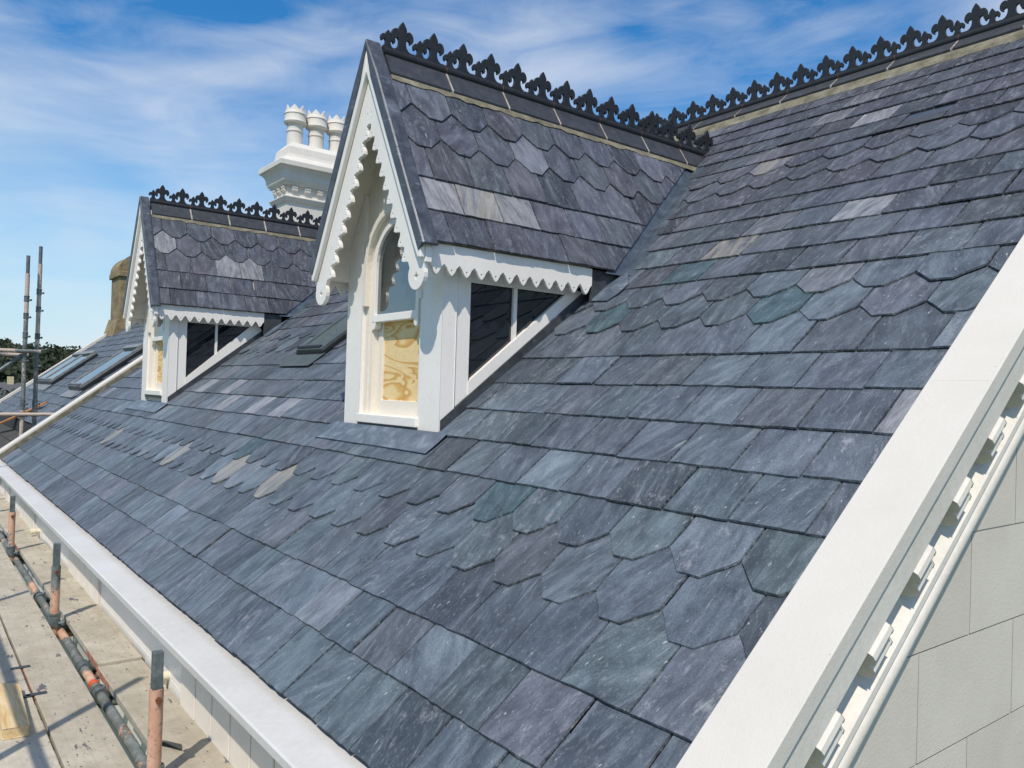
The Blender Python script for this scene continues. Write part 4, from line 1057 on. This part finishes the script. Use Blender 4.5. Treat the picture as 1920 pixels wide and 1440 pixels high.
b_out = board(0.335, 0.560, -4.742, -0.85, ZB-0.002, 'leftmost near board, under the yellow timber offcut')
board(0.335, 0.560, -8.64, -4.748, ZB, 'leftmost far board, beyond the yellow timber offcut')
for q, (xa, xb, ya, yb) in enumerate(((-4.955, -4.925, 0.515, 0.605), (-4.50, -4.468, 0.535, 0.625), (-4.49, -4.46, 0.475, 0.555))):
    m = MB(); m.box(xa, xb, ya, yb, ZB+0.0005, ZB+0.0045); m.build('steel_strap', 'steel_clip', b_mid if q < 2 else b_out, bevel=0.001)
m = MB(); m.prism([(-4.62, 0.405, ZB), (-4.55, 0.512, ZB), (-3.985, 0.492, ZB), (-3.995, 0.398, ZB)], (0, 0, 0.045)); t_ = m.build('timber_offcut', 'new_timber', None, bevel=0.003)
tag(t_, 'yellow timber offcut lying on the leftmost scaffold boards', 'timber')
m = MB(); m.prism([(-3.60, 0.905, ZB+0.004), (-3.53, 0.93, ZB+0.03), (-3.47, 0.985, ZB+0.006), (-3.53, 1.0, ZB+0.002), (-3.61, 0.95, ZB+0.002)], (0.01, 0.0, 0.006)); t_ = m.build('slate_shard', 'steel_clip', None, bevel=0.001)
tag(t_, 'dark broken slate shard on the board beside the nearest standard', 'slate')

tw = empty('scaffold_tower', (-13.5, 1.5, -CZ))
tag(tw, 'tall pair of weathered scaffold poles rising beyond the left gable', 'scaffold')
def build_tower():
    for x, y, zt, lean in ((-13.40, 1.415, 1.775, 0.012), (-13.55, 1.585, 1.95, 0.012)):
        mb = MB(); mb.tube((x, y, -CZ), (x, y+lean, zt-0.26), 0.030, 14); part(mb, 'standard', 'tube_far', tw, smooth=True, base=True)
        mb = MB(); mb.tube((x, y+lean, zt-0.27), (x, y+lean, zt), 0.025, 12); part(mb, 'spigot', 'galv', tw, smooth=True)
        for z in (1.15 if zt < 1.9 else 1.28, 0.90 if zt < 1.9 else 1.02, 0.40, 0.20 if zt > 1.9 else 0.27, -0.36, -0.42, -0.53, 0.62):
            coupler(tw, (x, y+lean*(z+8)/10, z), 'z')
    T = lambda name, a, b, m='tube_far': part(MB().tube(a, b, 0.027, 12), name, m, tw, smooth=True)
    T('ledger', (-13.35, 0.2, 0.375), (-13.35, 1.62, 0.39)); T('ledger', (-13.60, 0.2, 0.33), (-13.60, 1.5, 0.335))
    T('ledger', (-13.36, 0.2, -0.532), (-13.36, 2.2, -0.525)); T('brace', (-13.45, 0.75, -0.25), (-13.42, 1.40, 0.34), 'galv')
    T('ledger', (-13.36, 0.2, -1.20), (-13.36, 1.30, -1.195), 'galv')
build_tower()

# ================================================================== GROUND, HILL, TREES
def hill(x, y):
    t = min(1, max(0, (-x-150)/330)); t = t*t*(3-2*t)
    return t*(13.4+4.4*math.sin(y*0.021+0.6)+2.0*math.sin(y*0.055+1.0)) + 0.8*math.sin(x*0.03)*t - 0.0
def build_ground():
    nx, ny = 90, 70; xs = [400-2600*(i/nx)**1.0 for i in range(nx+1)]; ys = [-900+2200*j/ny for j in range(ny+1)]
    vs = [(x, y, hill(x, y)-CZ) for x in xs for y in ys]
    fs = [(i*(ny+1)+j, i*(ny+1)+j+1, (i+1)*(ny+1)+j+1, (i+1)*(ny+1)+j) for i in range(nx) for j in range(ny)]
    fs = [f[::-1] for f in fs]
    mb = MB(); mb.add(vs, fs); tag(mb.build('ground', 'grass', None, smooth=True), kind='structure')
build_ground()
def leaf_clump(mb, c, r, n, rnd, size):
    c = Vector(c)
    for _ in range(n):
        d = Vector((rnd.gauss(0, 1), rnd.gauss(0, 1), rnd.gauss(0, 1))).normalized()*r*rnd.uniform(0.55, 1.0)
        d.z *= 0.85; p = c+d; nrm = (d.normalized()+Vector((rnd.gauss(0, .5), rnd.gauss(0, .5), rnd.gauss(0, .5)))).normalized()
        a = nrm.orthogonal().normalized(); a.rotate(Matrix.Rotation(rnd.uniform(0, 6.28), 3, nrm)); b = nrm.cross(a); s = size*rnd.uniform(.6, 1.3)
        mb.add([p-a*s, p-b*s*.7, p+a*s, p+b*s*.7], [(0, 1, 2, 3)])
def build_wood():
    rnd = random.Random(8); mb = MB()
    for i in range(2600):
        x = -rnd.uniform(225, 560); az = math.radians(rnd.uniform(-3, 17)); y = -x*math.tan(az)
        h = rnd.uniform(4, 8) if rnd.random() < 0.85 else rnd.uniform(8, 10)
        z = hill(x, y)-CZ
        for k in range(3): leaf_clump(mb, (x+rnd.gauss(0, 1.4), y+rnd.gauss(0, 1.4), z+h*(0.35+0.22*k)), h*0.30, 14, rnd, 0.8)
    tag(mb.build('woodland', 'leaves_dark', None), 'dark wooded hillside on the horizon behind the scaffold poles', 'woodland', kind='stuff')
build_wood()
def tree(x, y, h, seed, label, mat):
    rnd = random.Random(seed); z = hill(x, y)-CZ
    t = empty('tree', (x, y, z)); tag(t, label, 'tree', 'trees in the valley beyond the roofs')
    mb = MB(); mb.tube((x, y, z), (x+0.2, y, z+h*0.55), h*0.035, 8, r1=h*0.015)
    for k in range(6):
        a = k*1.05; mb.tube((x+.1, y, z+h*(0.28+0.04*k)), (x+math.cos(a)*h*.28, y+math.sin(a)*h*.28, z+h*(0.5+.05*k)), h*0.012, 6, r1=h*0.005)
    mb.build('trunk', 'bark', t)
    mb = MB()
    for k in range(16):
        a = rnd.uniform(0, 6.28); r = h*rnd.uniform(0.05, 0.30); leaf_clump(mb, (x+r*math.cos(a), y+r*math.sin(a), z+h*rnd.uniform(0.42, 0.9)), h*0.14, 60, rnd, h*0.028)
    mb.build('crown', mat, t)
tree(-62, 5.9, 7.4, 1, 'bushy green tree at the left edge below the scaffold ledger', 'leaves_mid')
tree(-88, 9.6, 7.2, 2, 'mid green tree between the two scaffold poles', 'leaves_mid')
tree(-95, 13.5, 8.0, 3, 'dark green tree just left of the neighbouring roof verge', 'leaves_dark')
tree(-75, 3.4, 8.2, 4, 'tall dark tree cut off by the left edge of the picture', 'leaves_dark')
def cottage(x, y, w, dpt, h, label):
    z = hill(x, y)-CZ
    c = empty('cottage', (x, y, z)); tag(c, label, 'house', 'cottages in the valley')
    MB().box(x-w/2, x+w/2, y-dpt/2, y+dpt/2, z, z+h).build('wall', 'far_wall', c)
    MB().prism([(x-w/2-.2, y-dpt/2-.2, z+h), (x+w/2+.2, y-dpt/2-.2, z+h), (x, y-dpt/2-.2, z+h+w*0.38)], (0, dpt+.4, 0)).build('roof', 'far_roof', c)
    MB().box(x-.4, x+.4, y-.4, y+.4, z+h+w*.25, z+h+w*.38+0.9).build('chimney_stack', 'far_wall', c)
    for k in (-1, 1): MB().box(x+w/2+0.001, x+w/2+.05, y+k*dpt*.25-.5, y+k*dpt*.25+.5, z+h*.45, z+h*.8).build('window', 'glass_dark', c)
cottage(-140, 13.2, 8, 10, 4.2, 'small slate-roofed cottage between the scaffold poles at the foot of the hill')
cottage(-70, 5.2, 6, 5.0, 4.0, 'cream cottage cut off by the left edge under the scaffold ledger')
